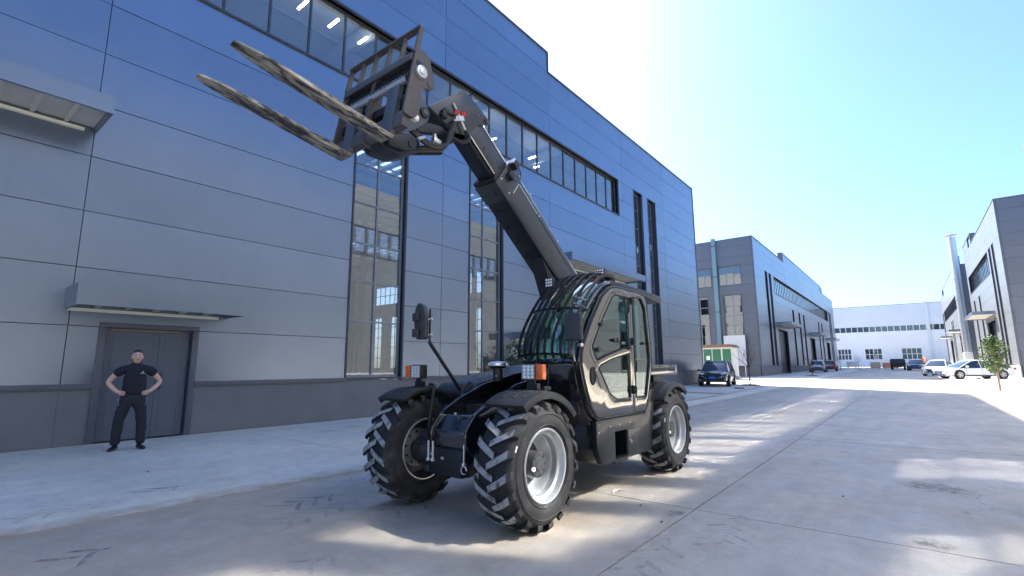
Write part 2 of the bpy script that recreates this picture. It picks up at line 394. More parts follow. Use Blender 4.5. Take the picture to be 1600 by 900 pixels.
# ------------------------------------------------------------------ buildings
CUBE = MB().box((0,0,0),(1,1,1))
_cubes = {}
def cube(mname):
    if mname not in _cubes:
        me = CUBE.mesh('unit_'+mname); me.materials.append(MATS[mname]); _cubes[mname] = me
    return _cubes[mname]
ROWS = [0, 1.05, 2.21, 3.33, 4.44, 5.55, 6.66, 7.78, 8.89, 10.03, 11.05, 12.15, 13.22, 14.32, 15.44, 16.48]
class Facade:
    """a clad wall: u runs along the wall, n is the outward normal; p(u, d, z) d metres proud of the wall face"""
    def __init__(s, root, o, ang, flip=False):
        s.root = root; s.o = Vector(o)-root.location; s.ang = ang
        s.u = Vector((math.cos(ang), math.sin(ang), 0)); s.n = Vector((s.u.y, -s.u.x, 0))*(-1 if flip else 1)
    def p(s, u, d, z): return s.o + s.u*u + s.n*d + Vector((0, 0, z))
    def bar(s, name, mname, u0, u1, d0, d1, z0, z1, parent=None):
        return inst(name, cube(mname), parent or s.root, s.p((u0+u1)/2, (d0+d1)/2, (z0+z1)/2), (u1-u0, abs(d1-d0), z1-z0), (0, 0, s.ang))
    def mbar(s, b, u0, u1, d0, d1, z0, z1):
        b.box(s.p((u0+u1)/2, (d0+d1)/2, (z0+z1)/2), (u1-u0, abs(d1-d0), z1-z0), Matrix.Rotation(s.ang, 3, 'Z'))
    def clad(s, u0, u1, joints, openings, top, rows=ROWS, pm='panel', plinth='plinth', core=True, gap=.014):
        core_b = MB()
        for i in range(len(rows)-1):
            z0, z1 = rows[i], rows[i+1]; zm = (z0+z1)/2
            segs = [(u0, u1)]
            for (a, b, c, d) in openings:
                if c < zm < d: segs = [q for (p_, r_) in segs for q in ((p_, min(r_, a)), (max(p_, b), r_)) if q[1]-q[0] > .02]
            for (a, b) in segs:
                cuts = sorted([a, b]+[j for j in joints if a+.15 < j < b-.15])
                for p_, r_ in zip(cuts[:-1], cuts[1:]):
                    tz = top((p_+r_)/2)
                    if z0 >= tz-.05: continue
                    zz = min(z1, tz)
                    if i == 0 and plinth: s.bar('plinth', plinth, p_+.002, r_-.002, -.10, -.004, -.3, z1)
                    else:
                        w_ = s.bar('wall_panel', pm, p_+gap/2, r_-gap/2, -.10, random.uniform(-.003, .003), z0+gap/2, zz-gap/2)
                        w_.rotation_euler = (random.uniform(-.004, .004), 0, s.ang+random.uniform(-.0008, .0008))
                    if core: s.mbar(core_b, p_, r_, -.16, -.06, max(z0, .02), zz-.02)
        if core and core_b.v: core_b.build('wall_core', MATS['gasket'], s.root)
        return s
    def window(s, u0, u1, z0, z1, us, zs, depth=.16, fw=.06, fm='frame_light', gm='window_glass', mw=.035, name='window', reveal='frame_dark', tilt=.003):
        b = MB(); d0, d1 = -depth-.06, -depth
        s.mbar(b, u0, u0+fw, d0, d1, z0, z1); s.mbar(b, u1-fw, u1, d0, d1, z0, z1)
        s.mbar(b, u0+fw, u1-fw, d0, d1, z0, z0+fw); s.mbar(b, u0+fw, u1-fw, d0, d1, z1-fw, z1)
        for u in us: s.mbar(b, u-mw/2, u+mw/2, d0+.005, d1+.012, z0+fw, z1-fw)
        ul = [u0+fw]+list(us)+[u1-fw]
        for z in zs: s.mbar(b, u0+fw, u1-fw, d0+.009, d1+.007, z-mw/2, z+mw/2)
        w = b.build(name, MATS[fm], s.root)
        if reveal:
            rb = MB(); e = .004
            s.mbar(rb, u0+e-.05, u0, d0, .03, z0-.0, z1); s.mbar(rb, u1, u1+.05, d0, .03, z0, z1)
            s.mbar(rb, u0-.05, u1+.05, d0, .031, z1, z1+.05); s.mbar(rb, u0-.05, u1+.05, d0, .05, z0-.05, z0)
            o = rb.build('reveal', MATS[reveal], s.root); o.parent = w; o.matrix_parent_inverse = Matrix()
        zl = [z0+fw]+list(zs)+[z1-fw]
        for a, c in zip(ul[:-1], ul[1:]):
            for e_, f_ in zip(zl[:-1], zl[1:]):
                o = inst('pane', cube(gm), w, s.p((a+c)/2, -depth-.03, (e_+f_)/2), (c-a, .006, f_-e_), (random.uniform(-.002, .002), 0, s.ang+random.uniform(-tilt, tilt)))
        return w
    def canopy(s, u0, u1, d, z0, z1, ribs=True, soffit='soffit', lip=True):
        b = MB(); t = .06
        s.mbar(b, u0, u1, d-t, d, z0, z1); s.mbar(b, u0, u0+t, .0, d-t, z0, z1); s.mbar(b, u1-t, u1, .0, d-t, z0, z1)
        s.mbar(b, u0+.001, u1-.001, .0, d-.001, z1-.03, z1+.004)
        c = b.build('canopy', MATS['panel'], s.root)
        b = MB(); s.mbar(b, u0+t, u1-t, .005, d-t, z0+.10, z0+.13)
        so = b.build('soffit', MATS[soffit], c)
        if ribs:
            n = max(2, int((u1-u0)/.45))
            for i in range(1, n):
                u = u0+(u1-u0)*i/n
                b = MB(); s.mbar(b, u-.03, u+.03, .01, d-t-.01, z0+.045, z0+.10); b.build('rib', MATS[soffit], c)
        if lip:
            b = MB(); s.mbar(b, u0+t, u1-.2, .02, .09, z0-.04, z0+.02); b.build('light_strip', MATS['cream'], c)
        return c

def cap(F, u0, u1, z, w=.05):     # metal coping along the roof edge
    F.bar('coping', 'trim', u0, u1, -.22, .045, z-.03, z+.05)

def near_building():
    root = empty('factory_building', (38.6, 12.22, 0))
    tag(root, 'large dark grey panelled factory hall beside the telehandler, with a man at its door', 'building', 'grey factory halls')
    F = Facade(root, (0, 12.22, 0), 0)
    top = lambda u: 16.48 if u < 18.2 else 15.44
    op = [(-9, 25.3, 10.03, 12.15), (7.95, 9.85, 1.05, 8.89), (12.87, 14.75, 1.05, 8.89), (27.5, 28.62, 1.05, 12.15), (29.6, 30.75, 1.05, 12.15),
          (2.5, 4.2, 0, 2.21), (19.0, 25.0, 0, 5.55), (-5.2, -.6, 0, 5.55), (15.7, 16.8, 0, 2.21), (34.2, 35.3, 1.05, 12.15)]
    op = [q for q in op if q[0] != 34.2]
    F.clad(-14, 38.6, [-12, -5, 2.02, 11.48, 18.2, 25.85, 32.15], op, top)
    # horizontal ledge over the plinth
    for a, c in ((-14, -5.2), (-.6, 2.48), (4.22, 7.95), (9.85, 12.87), (14.75, 15.6), (16.9, 19.0), (25.0, 27.5), (28.62, 29.6), (30.75, 38.6)):
        F.bar('ledge', 'trim', a, c, .001, .06, 1.03, 1.12)
    for a, c, z in ((-14, 18.2, 16.48), (18.2, 38.6, 15.44)): cap(F, a, c, z)
    F.bar('coping', 'trim', 18.17, 18.23, -.2, .045, 15.47, 16.45)
    F.bar('corner_trim', 'trim', 38.55, 38.66, -.15, .03, 1.1, 15.42)
    # strip window: panes of 1.1 m
    us = [5.26+1.113*i for i in range(-12, 18)]; us = [u for u in us if -8.8 < u < 25.1]
    F.window(-9, 25.3, 10.03, 12.15, us, [], depth=.18, fw=.07, mw=.05, fm='frame_dark')
    for a, m_, c in ((7.95, 8.86, 9.85), (12.87, 13.72, 14.75)):
        F.window(a, c, 1.12, 8.89, [m_], [2.73, 3.90, 5.05, 6.28, 7.50], depth=.12, fw=.08, mw=.045)
    for a in (27.5, 29.6):
        F.window(a, a+1.13, 1.12, 12.15, [], [2.7, 3.95, 5.1, 6.37, 7.56, 8.77, 9.93, 11.1], depth=.28, fw=.07, mw=.05, fm='frame_light')
    # door with steel frame, mouldings and handle
    door(F, root)
    # roller doors
    for a, c in ((19.0, 25.0), (-5.2, -.6)):
        d = MB(); F.mbar(d, a, c, -.24, -.20, .01, 5.55); d = d.build('roller_door', MATS['door_grey'], root)
        for i in range(22): F.bar('slat', 'trim', a+.02, c-.02, -.20, -.17, .05+.25*i, .05+.25*i+.22, parent=d)
    d = MB(); F.mbar(d, 15.7, 16.8, -.12, -.08, .01, 2.21); d.build('side_door', MATS['door_grey'], root)
    F.canopy(1.92, 4.76, 1.0, 2.52, 2.90)
    F.canopy(-6, 2.05, 1.22, 6.04, 6.37)
    F.canopy(18.06, 25.8, 1.22, 6.04, 6.37)
    F.canopy(15.3, 17.2, .9, 2.50, 2.75)
    # interior of the hall
    XI0, XI1, YB = -14, 38.5, 58
    rt = MB(); rows_y = [(25.6, 27.8), (46.0, 48.6)]
    zr = 14.9
    ycur = 12.5
    for (a, c) in rows_y:
        rt.box2((XI0, ycur, zr), (XI1, a, zr+.2)); ycur = c
        x = XI0
        while x < XI1:
            rt.box2((x, a, zr), (min(x+.42, XI1), c, zr+.2)); x += 1.02
    rt.box2((XI0, ycur, zr), (XI1, YB, zr+.2)); rt.build('roof', MATS['interior_wall'], root, loc=-root.location)
    for (a, c) in rows_y:
        b = MB(); b.box2((XI0, a-.2, zr+.22), (XI1, c+.2, zr+.225)); b.build('skylight', MATS['skylight_sheet'], root, loc=-root.location)
    for i in range(24):
        y = 13.6+1.85*i
        b = MB(); b.box2((XI0, y, zr-.12), (XI1, y+.07, zr-.01)); b.build('purlin', MATS['interior_steel'], root, loc=-root.location)
    for i in range(8):
        x = -10.5+6.9*i
        b = MB(); b.box2((x-.12, 12.6, zr-.85), (x+.12, YB, zr-.24)); b.build('roof_beam', MATS['interior_steel'], root, loc=-root.location)
        for y in (35.0, YB-.5):
            b = MB(); b.box2((x-.2, y, .02), (x+.2, y+.4, zr-.86)); b.build('column', MATS['interior_steel'], root, loc=-root.location)
    def window_wall(B, u0, u1, bays, name):
        bop = [(u+.8, u+5.6, 9.2, 11.5) for u in bays]+[(u+.8, u+2.3, 1.3, 7.6) for u in bays]+[(u+4.1, u+5.6, 1.3, 7.6) for u in bays]
        b = MB(); zs = [0, 1.3, 7.6, 9.2, 11.5, 15.1]
        for z0, z1 in zip(zs[:-1], zs[1:]):
            segs = [(u0, u1)]
            for (a, c, e, f_) in bop:
                if e < (z0+z1)/2 < f_: segs = [q for (p_, r_) in segs for q in ((p_, min(r_, a)), (max(p_, c), r_)) if q[1]-q[0] > .02]
            for a, c in segs: B.mbar(b, a, c, -.2, 0, z0, z1)
        b.build(name, MATS['interior_wall'], root)
        for (a, c, e, f_) in bop:
            nu = 5 if c-a > 3 else 2
            B.window(a, c, e, f_, [a+(c-a)*k/nu for k in range(1, nu)], [e+(f_-e)*k/(2 if nu == 5 else 5) for k in range(1, 2 if nu == 5 else 5)], depth=.08, reveal=None, fm='frame_dark', mw=.07)
    window_wall(Facade(root, (0, YB, 0), 0, flip=True), XI0, XI1, [XI0+1+7.2*k for k in range(7)], 'back_wall')
    window_wall(Facade(root, (38.55, 0, 0), math.pi/2), 12.45, YB, [13.0+6.9*k for k in range(6)], 'end_wall')
    b = MB(); b.box2((XI0, 12.5, 0.0), (XI1, YB, .012)); b.build('hall_floor', MATS['interior_floor'], root, loc=-root.location)
    b = MB(); b.box2((XI0-.1, 12.38, 0), (XI0, YB, 15.4)); b.build('end_wall', MATS['interior_wall'], root, loc=-root.location)
    # lit tubes under the roof, seen through the strip window
    tube = MB().box((0,0,0), (.07, .62, .05)).mesh('ceiling_lamp'); tube.materials.append(MATS['lamp_tube'])
    for i, (x, y, k) in enumerate(((6.27, 15.1, 1), (7.45, 15.1, 1), (8.63, 15.1, 1), (9.87, 15.1, .9), (16.9, 16.0, .7), (17.9, 16.3, .8), (19.3, 16.6, .6), (22.6, 16.4, .8), (23.9, 17.0, .6))):
        o = bpy.data.objects.new('ceiling_lamp', tube); COL.objects.link(o); o.location = (x, y, 13.78); o.scale = (1, k, 1)
        tag(o, (['leftmost', 'second', 'third', 'fourth'][i]+' lit tube lamp from the left behind the strip window above the forks' if i < 4 else ['nearest', 'second', 'third', 'fourth', 'farthest'][i-4]+' lit tube lamp from the boom, behind the strip window right of it'), 'lamp', 'tube lamps above the forks' if i < 4 else 'tube lamps right of the boom')
def door(F, root):
    d = MB(); F.mbar(d, 2.62, 4.08, -.13, -.09, .015, 2.13); d = d.build('door', MATS['door_grey'], root)
    fr = MB()
    F.mbar(fr, 2.48, 2.60, -.14, .035, 0, 2.20); F.mbar(fr, 4.10, 4.22, -.14, .035, 0, 2.20); F.mbar(fr, 2.48, 4.22, -.14, .034, 2.202, 2.30)
    fr.build('door_frame', MATS['trim'], root, bevel=.01)
    F.bar('header_seal', 'rust_streak', 2.70, 3.95, -.14, -.085, 2.16, 2.178, parent=d)
    F.bar('header_infill', 'door_grey', 2.6, 4.1, -.15, -.11, 2.13, 2.202, parent=d)
    for (a, c) in ((2.74, 3.42), (3.62, 3.96)):          # raised mouldings
        for (z0, z1) in ((.18, .62), (.74, 1.18), (1.30, 1.62), (1.72, 2.02)):
            b = MB(); w = .014
            F.mbar(b, a, c, -.0905, -.082, z0, z0+w); F.mbar(b, a, c, -.0905, -.082, z1-w, z1)
            F.mbar(b, a, a+w, -.0905, -.0825, z0+w, z1-w); F.mbar(b, c-w, c, -.0905, -.0825, z0+w, z1-w)
            b.build('moulding', MATS['door_grey'], d)
    F.bar('light_blocker', 'gasket', 2.55, 4.15, -.22, -.155, .0, 2.25, parent=d)  # unseen sheet added behind the leaf to block light leaking from the hall
    F.bar('leaf_seam', 'gasket', 3.515, 3.523, -.0915, -.0885, .02, 2.12, parent=d)
    b = MB(); F.mbar(b, 3.545, 3.615, -.09, -.06, .98, 1.30); F.mbar(b, 3.56, 3.60, -.06, -.02, 1.06, 1.20); b.build('handle', MATS['lamp_house'], d, bevel=.006)
    for z in (.32, .95, 1.5, 1.95):
        for u in (2.612, 4.092): F.bar('hinge', 'gasket', u-.016, u+.012, -.088, -.055, z-.07, z+.07, parent=d)
near_building()

def hall(root_xy, x0, x1, ydir, yf, name_label, high, base, strip, narrow, tall, doors, joints, gable, canz=6.0):
    """a further hall on either side of the street. ydir +1: stands left of the street"""
    root = empty('factory_building', (x0, yf, base))
    tag(root, name_label, 'building', 'grey factory halls')
    F = Facade(root, (0, yf, base), 0, flip=(ydir < 0))
    top = lambda u: 16.48 if high[0] < u < high[1] else 15.30
    op = []
    for a, c in strip: op.append((a, c, 10.03, 12.15))
    for a in narrow: op.append((a, a+1.05, 1.05, 12.15))
    for a in tall: op.append((a, a+1.1, 1.05, 8.89))
    for a, c in doors: op.append((a, c, 0, 5.55))
    F.clad(x0, x1, joints, op, top, pm='panel' if ydir > 0 else 'panel_light')
    for a, c in strip: F.window(a, c, 10.03, 12.15, [a+1.15*i for i in range(1, int((c-a)/1.15))], [], depth=.2, fw=.09, mw=.06, fm='frame_dark')
    for a in narrow: F.window(a, a+1.05, 1.12, 12.15, [], [2.7, 5.1, 7.5, 9.9], depth=.3, fm='frame_dark')
    for a in tall: F.window(a, a+1.1, 1.12, 8.89, [], [2.7, 5.1, 7.5], depth=.3, fm='frame_dark')
    for a, c in doors:
        F.bar('roller_door', 'frame_dark', a+1.2, c, -.5, -.42, .02, 5.5)
        F.canopy(a-1.0, c+1.0, 1.7, 6.0, 6.34, ribs=False, lip=False)
    for a, c, z in ((x0, high[0], 15.30), (high[0], high[1], 16.48), (high[1], x1, 15.30)):
        if c > a: cap(F, a, c, z)
    for u in high:
        if x0 < u < x1: F.bar('coping', 'trim', u-.25, u+.05, -.5, .05, 15.2, 16.5)
    G = Facade(root, (x0, yf, base), -math.pi/2, flip=False) if ydir < 0 else Facade(root, (x0, yf, base), math.pi/2, flip=True)
    G.clad(.004, 34, [7, 14, 21, 28], [(a, c, e, f_) for a, c, e, f_ in gable], lambda u: 15.30, pm='panel_end')
    for a, c, e, f_ in gable:
        G.window(a, c, e, f_, [a+(c-a)/2] if f_ < 9 else [a+(c-a)*k/3 for k in (1, 2)], [e+1.1*k for k in range(1, int(round((f_-e)/1.1)))] if f_ < 9 else [], depth=.1, fm='frame_light', mw=.07)
    cap(G, -.04, 34, 15.30)
    b = MB(); b.box2((x0-.02, yf-ydir*.02, 1.0), (x0+.14, yf+ydir*.14, 15.28)); b.build('corner_trim', MATS['trim'], root, loc=Vector((0,0,base))-root.location)
    b = MB(); b.box2((x0+.3, yf+ydir*.6, 14.0), (x1, yf+ydir*34, 14.2)); b.build('roof', MATS['interior_wall'], root, loc=Vector((0,0,base))-root.location)
    b = MB(); b.box2((x0+.3, yf+ydir*33.8, 0), (x1, yf+ydir*34, 14.0)); b.build('back_wall', MATS['interior_wall'], root, loc=Vector((0,0,base))-root.location)
    b = MB(); b.box2((x1-.1, yf+ydir*.25, 0), (x1, yf+ydir*33.7, 15.2)); b.build('end_wall', MATS['panel'], root, loc=Vector((0,0,base))-root.location)
    return root, F, G
rootB, FB, GB = hall(None, 58, 132, 1, 12.22, 'grey factory hall behind the parked black car, teal downpipe on its end wall', (75.3, 113.3), .33,
    [(68.4, 120.6)], [63.4, 65.5, 122.6, 124.9], [79.4, 84.6, 88.6, 105.0, 109.4], [(68.4, 74.6), (93.5, 99.2), (114.6, 119.6)],
    [67.5, 76, 84, 92, 100, 108, 116, 124], [(1.40, 3.75, 10.03, 12.15), (1.50, 3.40, 1.05, 8.89), (4.6, 6.9, 10.03, 12.15), (5.1, 7.0, 1.05, 8.89)])
b = MB(); GB.mbar(b, 3.85, 4.28, .03, .34, -.2, 15.55); b.build('downpipe', MATS['teal_pipe'], rootB, bevel=.03)
for zz in (3, 7, 11, 14.6): GB.bar('pipe_clamp', 'trim', 3.80, 4.33, .005, .36, zz, zz+.12)
rootR, FR_, GR = hall(None, 58.4, 88, -1, -7.2, 'grey factory hall at the right edge, its sunless end wall facing the camera', (78.5, 88), .33,
    [(67, 86)], [62.4, 64.6], [77.6, 83.0], [(68.6, 75.0)], [66, 74, 82], [])
rootR2, FR2, GR2 = hall(None, 96, 150, -1, -7.2, 'grey factory hall behind the silver chimney on the right side of the street', (96, 140), .6,
    [(98, 143)], [145.5, 147.5], [100, 103, 122, 125], [(106, 112), (130, 136)], [104, 112, 120, 128, 136], [])
def right_near():
    # the hall across the street from the machine: mirrored in the glazing and throwing light back on the concrete
    root = empty('factory_building', (-20, -7.2, 0))
    tag(root, 'sunlit grey factory hall opposite the telehandler, across the street', 'building', 'grey factory halls')
    F = Facade(root, (0, -7.2, 0), 0, flip=True)
    op = [(2, 40, 10.03, 12.15), (7.5, 9.4, 1.05, 8.89), (11.8, 13.7, 1.05, 8.89), (25.5, 27.4, 1.05, 8.89)]
    F.clad(-20, 44, [-12, -4, 4, 12, 20, 28, 36], op, lambda u: 15.44, pm='panel_light', plinth='kerb_stone')
    F.window(2, 40, 10.03, 12.15, [2+1.113*i for i in range(1, 34)], [], depth=.04, fw=.07, mw=.30, fm='frame_dark', gm='mirror_glass', tilt=.014)
    for a, c, e, f_ in op[1:]: F.window(a, c, 1.12, 8.2, [(a+c)/2], [2.7, 3.9, 5.1, 6.3, 7.5], depth=.04, gm='mirror_glass_low', mw=.14, tilt=.006); F.bar('wall_panel', 'panel_light', a, c, -.1, 0, 8.25, 8.88)
    b = MB(); b.box2((-20, -40, 13.5), (44, -7.6, 13.7)); b.box2((-20, -40, 0), (44, -39.8, 13.5)); b.box2((-20, -39.8, 0), (-19.8, -7.6, 13.5)); b.box2((43.8, -39.8, 0), (44, -7.4, 15.3))
    b.build('shell', MATS['interior_wall'], root, loc=-root.location)
right_near()
def white_hall():
    X = 168; base = .9
    root = empty('white_hall', (X, 0, base)); tag(root, 'long white hall closing the far end of the street, dark window band', 'building')
    F = Facade(root, (X, 0, base), -math.pi/2, flip=False)
    # u runs toward -Y
    op = [(-40, 40, 9.5, 11.0)]
    wins = [(-15.4, -12.3), (-9.1, -5.4), (-1.1, 3.0), (8.5, 12.5), (-24, -20)]
    segs = lambda z0, z1, ws: F
    b = MB(); F.mbar(b, -40, 40, -.3, 0, 11.0, 16.6); b.build('upper_wall', MATS['pale_clad'], root)
    b = MB(); F.mbar(b, -40, 40, -.3, 0, 4.9, 9.5)
    us = sorted(sum([list(w) for w in wins], [-40, 40]))
    for a, c in zip(us[0::2], us[1::2]): F.mbar(b, a, c, -.3, 0, 2.0, 4.9)
    F.mbar(b, -40, 40, -.3, 0, -.2, 2.0); b.build('lower_wall', MATS['white_clad'], root)
    F.window(-40, 40, 9.5, 11.0, [-40+1.35*i for i in range(1, 59)], [], depth=.1, fm='white_clad', mw=.14, reveal=None)
    for a, c in wins: F.window(a, c, 2.0, 4.9, [a+(c-a)*k/4 for k in (1, 2, 3)], [3.4], depth=.08, fm='white_clad', mw=.14, reveal=None)
    b = MB(); b.box2((X+.4, -40, 0), (X+.6, 40, 16)); b.build('inner_wall', MATS['gasket'], root, loc=-root.location+Vector((0,0,base)))
    F.bar('downpipe', 'pale_clad', 4.6, 5.3, .0, .25, 0, 17.0)
    F.bar('coping', 'trim', -40, 40, -.3, .06, 16.6, 16.7)
white_hall()

# ------------------------------------------------------------------ telehandler (local frame: x forward, y to the driver's left, z up)
def fork_material():
    m = bpy.data.materials.new('fork_worn'); m.use_nodes = True; MATS['fork_worn'] = m
    nt = m.node_tree; N = nt.nodes; L = nt.links; b = N['Principled BSDF']
    tc = N.new('ShaderNodeTexCoord'); mp = N.new('ShaderNodeMapping'); mp.inputs['Scale'].default_value = (2.6, 9, 9)
    mp.inputs['Rotation'].default_value = (0, R(10), 0)
    L.new(tc.outputs['Object'], mp.inputs['Vector'])
    n = N.new('ShaderNodeTexNoise'); n.inputs['Scale'].default_value = 1.6; n.inputs['Detail'].default_value = 9; n.inputs['Roughness'].default_value = .72; n.inputs['Distortion'].default_value = .6
    L.new(mp.outputs[0], n.inputs['Vector'])
    rp = N.new('ShaderNodeValToRGB'); e = rp.color_ramp.elements
    e[0].position = .36; e[0].color = (.02, .02, .022, 1); e[1].position = .72; e[1].color = (.70, .66, .58, 1)
    for p, c in ((.46, (.045, .045, .046, 1)), (.495, (.20, .185, .16, 1)), (.545, (.33, .305, .26, 1)), (.58, (.42, .33, .23, 1)), (.60, (.42, .40, .36, 1))):
        q = e.new(p); q.color = c
    L.new(n.outputs['Fac'], rp.inputs['Fac']); L.new(rp.outputs[0], b.inputs['Base Color'])
    b.inputs['Roughness'].default_value = .5; b.inputs['Metallic'].default_value = .35
    bp = N.new('ShaderNodeBump'); bp.inputs['Strength'].default_value = .12; bp.inputs['Distance'].default_value = .003
    L.new(n.outputs['Fac'], bp.inputs['Height']); L.new(bp.outputs[0], b.inputs['Normal'])
fork_material()

TR, TW = .555, .40          # tyre radius and width
def wheel_meshes():
    """axis along y, outer face at +y"""
    h = TW/2
    t = MB()
    prof = [(.300, h-.055), (.318, h-.02), (.355, h-.004), (.41, h), (.455, h-.008), (.49, h-.028), (.512, h-.065), (.520, h-.11), (.524, 0),
            (.520, -h+.11), (.512, -h+.065), (.49, -h+.028), (.455, -h+.008), (.41, -h), (.355, -h+.004), (.318, -h+.02), (.300, -h+.055)]
    t.lathe(prof, (0,0,0), 'y', 64)
    for r, y in ((.345, h-.003), (.44, h-.001)):       # bead and scuff rings
        for s in (1, -1): t.lathe([(r-.006, s*(y-.002)), (r, s*(y+.004)), (r+.006, s*(y-.002))], (0,0,0), 'y', 64)
    tyre = t.mesh('tyre', ang=40); tyre.materials.append(MATS['rubber']); tyre.materials.append(MATS['lug_worn'])
    lg = MB(); nl = 19; tops = []
    for side in (1, -1):
        for k in range(nl):
            a0 = 2*math.pi*(k+(.5 if side < 0 else 0))/nl
            # centre line of the lug: from mid tread (ahead) to shoulder (behind)
            st = [(-.034, .185), (.04, .115), (.115, .04), (.172, -.03), (.200, -.060)]
            w = [.050, .052, .055, .060, .062]
            base_r = [.518, .518, .514, .500, .478]; top_r = [.549, .5545, .553, .543, .515]
            ring = []
            for i, (yy, da) in enumerate(st):
                for rr, ww in ((base_r[i], w[i]+.010), (top_r[i], w[i]), (top_r[i], -w[i]), (base_r[i], -w[i]-.010)):
                    an = a0-(da+ww)*1.0
                    ring.append((rr*math.cos(an), side*yy, rr*math.sin(an)))
            fs = []; m = len(st)
            for i in range(m-1):
                o = i*4
                for q in range(3): fs.append((o+q, o+q+1, o+q+5, o+q+4))
            fs += [(0,1,2,3), tuple(range((m-1)*4, m*4))[::-1]]
            if side > 0: fs = [f[::-1] for f in fs]
            lg.add(ring, fs)
    lug = lg.mesh('lugs', ang=25); lug.materials.append(MATS['rubber']); lug.materials.append(MATS['lug_worn'])
    for p in lug.polygons:
        c = p.center; rr = math.hypot(c.x, c.z)
        if abs(Vector((c.x, 0, c.z)).normalized().dot(p.normal)) > .8: p.material_index = 1
    rm = MB()
    rm.lathe([(.312, h-.045), (.318, h-.018), (.312, h-.008), (.298, h-.012), (.292, h-.04), (.284, h-.06), (.262, h-.075), (.258, h-.13), (.248, h-.145), (.240, h-.20), (.215, h-.235), (.11, h-.255), (.09, h-.25)], (0,0,0), 'y', 56)
    rim = rm.mesh('rim', ang=28); rim.materials.append(MATS['rim'])
    ri = MB()
    ri.lathe([(.312, -h+.045), (.318, -h+.018), (.311, -h+.008), (.300, -h+.010)], (0,0,0), 'y', 56)
    rimedge = ri.mesh('rim_flange', ang=28); rimedge.materials.append(MATS['galv'])
    rb = MB(); rb.lathe([(.302, -h+.012), (.285, -h+.05), (.262, -h+.08), (.255, -h+.16), (.06, -h+.165)], (0,0,0), 'y', 48)
    rimin = rb.mesh('rim_back', ang=28); rimin.materials.append(MATS['rim_inner'])
    hb = MB(); hb.lathe([(.112, h-.26), (.112, h-.10), (.104, h-.085), (.06, h-.085), (.055, h-.078), (.03, h-.078), (.0, h-.078)], (0,0,0), 'y', 32)
    for k in range(8):
        t_ = 2*math.pi*k/8; hb.cyl((.085*math.cos(t_), h-.09, .085*math.sin(t_)), (.085*math.cos(t_), h-.078, .085*math.sin(t_)), .010, n=6)
    for k in range(10):
        t_ = 2*math.pi*k/10; hb.cyl((.165*math.cos(t_), h-.255, .165*math.sin(t_)), (.165*math.cos(t_), h-.225, .165*math.sin(t_)), .014, n=6)
    hub = hb.mesh('hub', ang=30); hub.materials.append(MATS['hub'])
    return tyre, lug, rim, rimedge, rimin, hub
def letters(txt, r, y, a_mid, size, m, parent, name='sidewall_lettering', flip=1):
    """raised letters around the sidewall"""
    b = MB(); step = size*.95/r
    for i, ch in enumerate(txt):
        cu = bpy.data.curves.new('t', 'FONT'); cu.body = ch; cu.size = size; cu.align_x = 'CENTER'; cu.extrude = .002; cu.resolution_u = 2
        o = bpy.data.objects.new('t', cu); COL.objects.link(o)
        me = o.to_mesh(); a = a_mid - flip*(i-(len(txt)-1)/2)*step
        rad = Vector((math.cos(a), 0, math.sin(a))); tan = Vector((math.sin(a), 0, -math.cos(a)))
        vs = [rad*(r+v.co.y) + tan*(v.co.x*flip) + Vector((0, y+v.co.z, 0)) for v in me.vertices]
        b.add(vs, [tuple(p.vertices) for p in me.polygons]); o.to_mesh_clear(); bpy.data.objects.remove(o); bpy.data.curves.remove(cu)
    return b.build(name, MATS[m], parent)
def text_mesh(name, txt, size, m, parent, M, ext=.001):
    cu = bpy.data.curves.new('t', 'FONT'); cu.body = txt; cu.size = size; cu.align_x = 'CENTER'; cu.align_y = 'CENTER'; cu.extrude = ext; cu.resolution_u = 2
    o = bpy.data.objects.new('t', cu); COL.objects.link(o); me = o.to_mesh()
    b = MB(); b.add([M @ v.co for v in me.vertices], [tuple(p.vertices) for p in me.polygons]); o.to_mesh_clear()
    bpy.data.objects.remove(o); bpy.data.curves.remove(cu)
    return b.build(name, MATS[m], parent)
def smooth_path(pts, n=6, closed=False):
    """Catmull-Rom through the points"""
    P = [Vector(p) for p in pts]; out = []; m = len(P)
    for i in range(m if closed else m-1):
        p0 = P[i-1] if (i > 0 or closed) else P[0]; p1 = P[i]; p2 = P[(i+1) % m]; p3 = P[(i+2) % m] if (closed or i+2 < m) else P[-1]
        for k in range(n):
            t = k/n
            out.append(.5*((2*p1)+(p2-p0)*t+(2*p0-5*p1+4*p2-p3)*t*t+(3*p1-p0-3*p2+p3)*t**3))
    if not closed: out.append(P[-1])
    return out
def rounded(poly, r, n=4):
    """round the corners of a 2-D polygon"""
    P = [Vector(p) for p in poly]; out = []; m = len(P)
    for i in range(m):
        a, b, c = P[i-1], P[i], P[(i+1) % m]
        rr = r[i] if isinstance(r, (list, tuple)) else r
        d1 = (a-b); d2 = (c-b); k = min(rr, d1.length*.45, d2.length*.45)
        s, e = b+d1.normalized()*k, b+d2.normalized()*k
        for j in range(n+1):
            t = j/n; out.append(tuple((1-t)**2*s+2*t*(1-t)*b+t*t*e))
    return out
def offset_in(poly, d):
    """shrink a 2-D polygon (any winding) by d"""
    P = [Vector(p) for p in poly]; m = len(P)
    A = sum(P[i].x*P[(i+1) % m].y-P[(i+1) % m].x*P[i].y for i in range(m)); sg = 1 if A > 0 else -1
    out = []
    for i in range(m):
        t1 = (P[i]-P[i-1]).normalized(); t2 = (P[(i+1) % m]-P[i]).normalized()
        n1 = Vector((-t1.y, t1.x))*sg; n2 = Vector((-t2.y, t2.x))*sg; nn = (n1+n2)
        nn = nn/max(nn.length_squared/2, .3) if nn.length > 1e-6 else n1
        out.append(tuple(P[i]+nn*d))
    return out

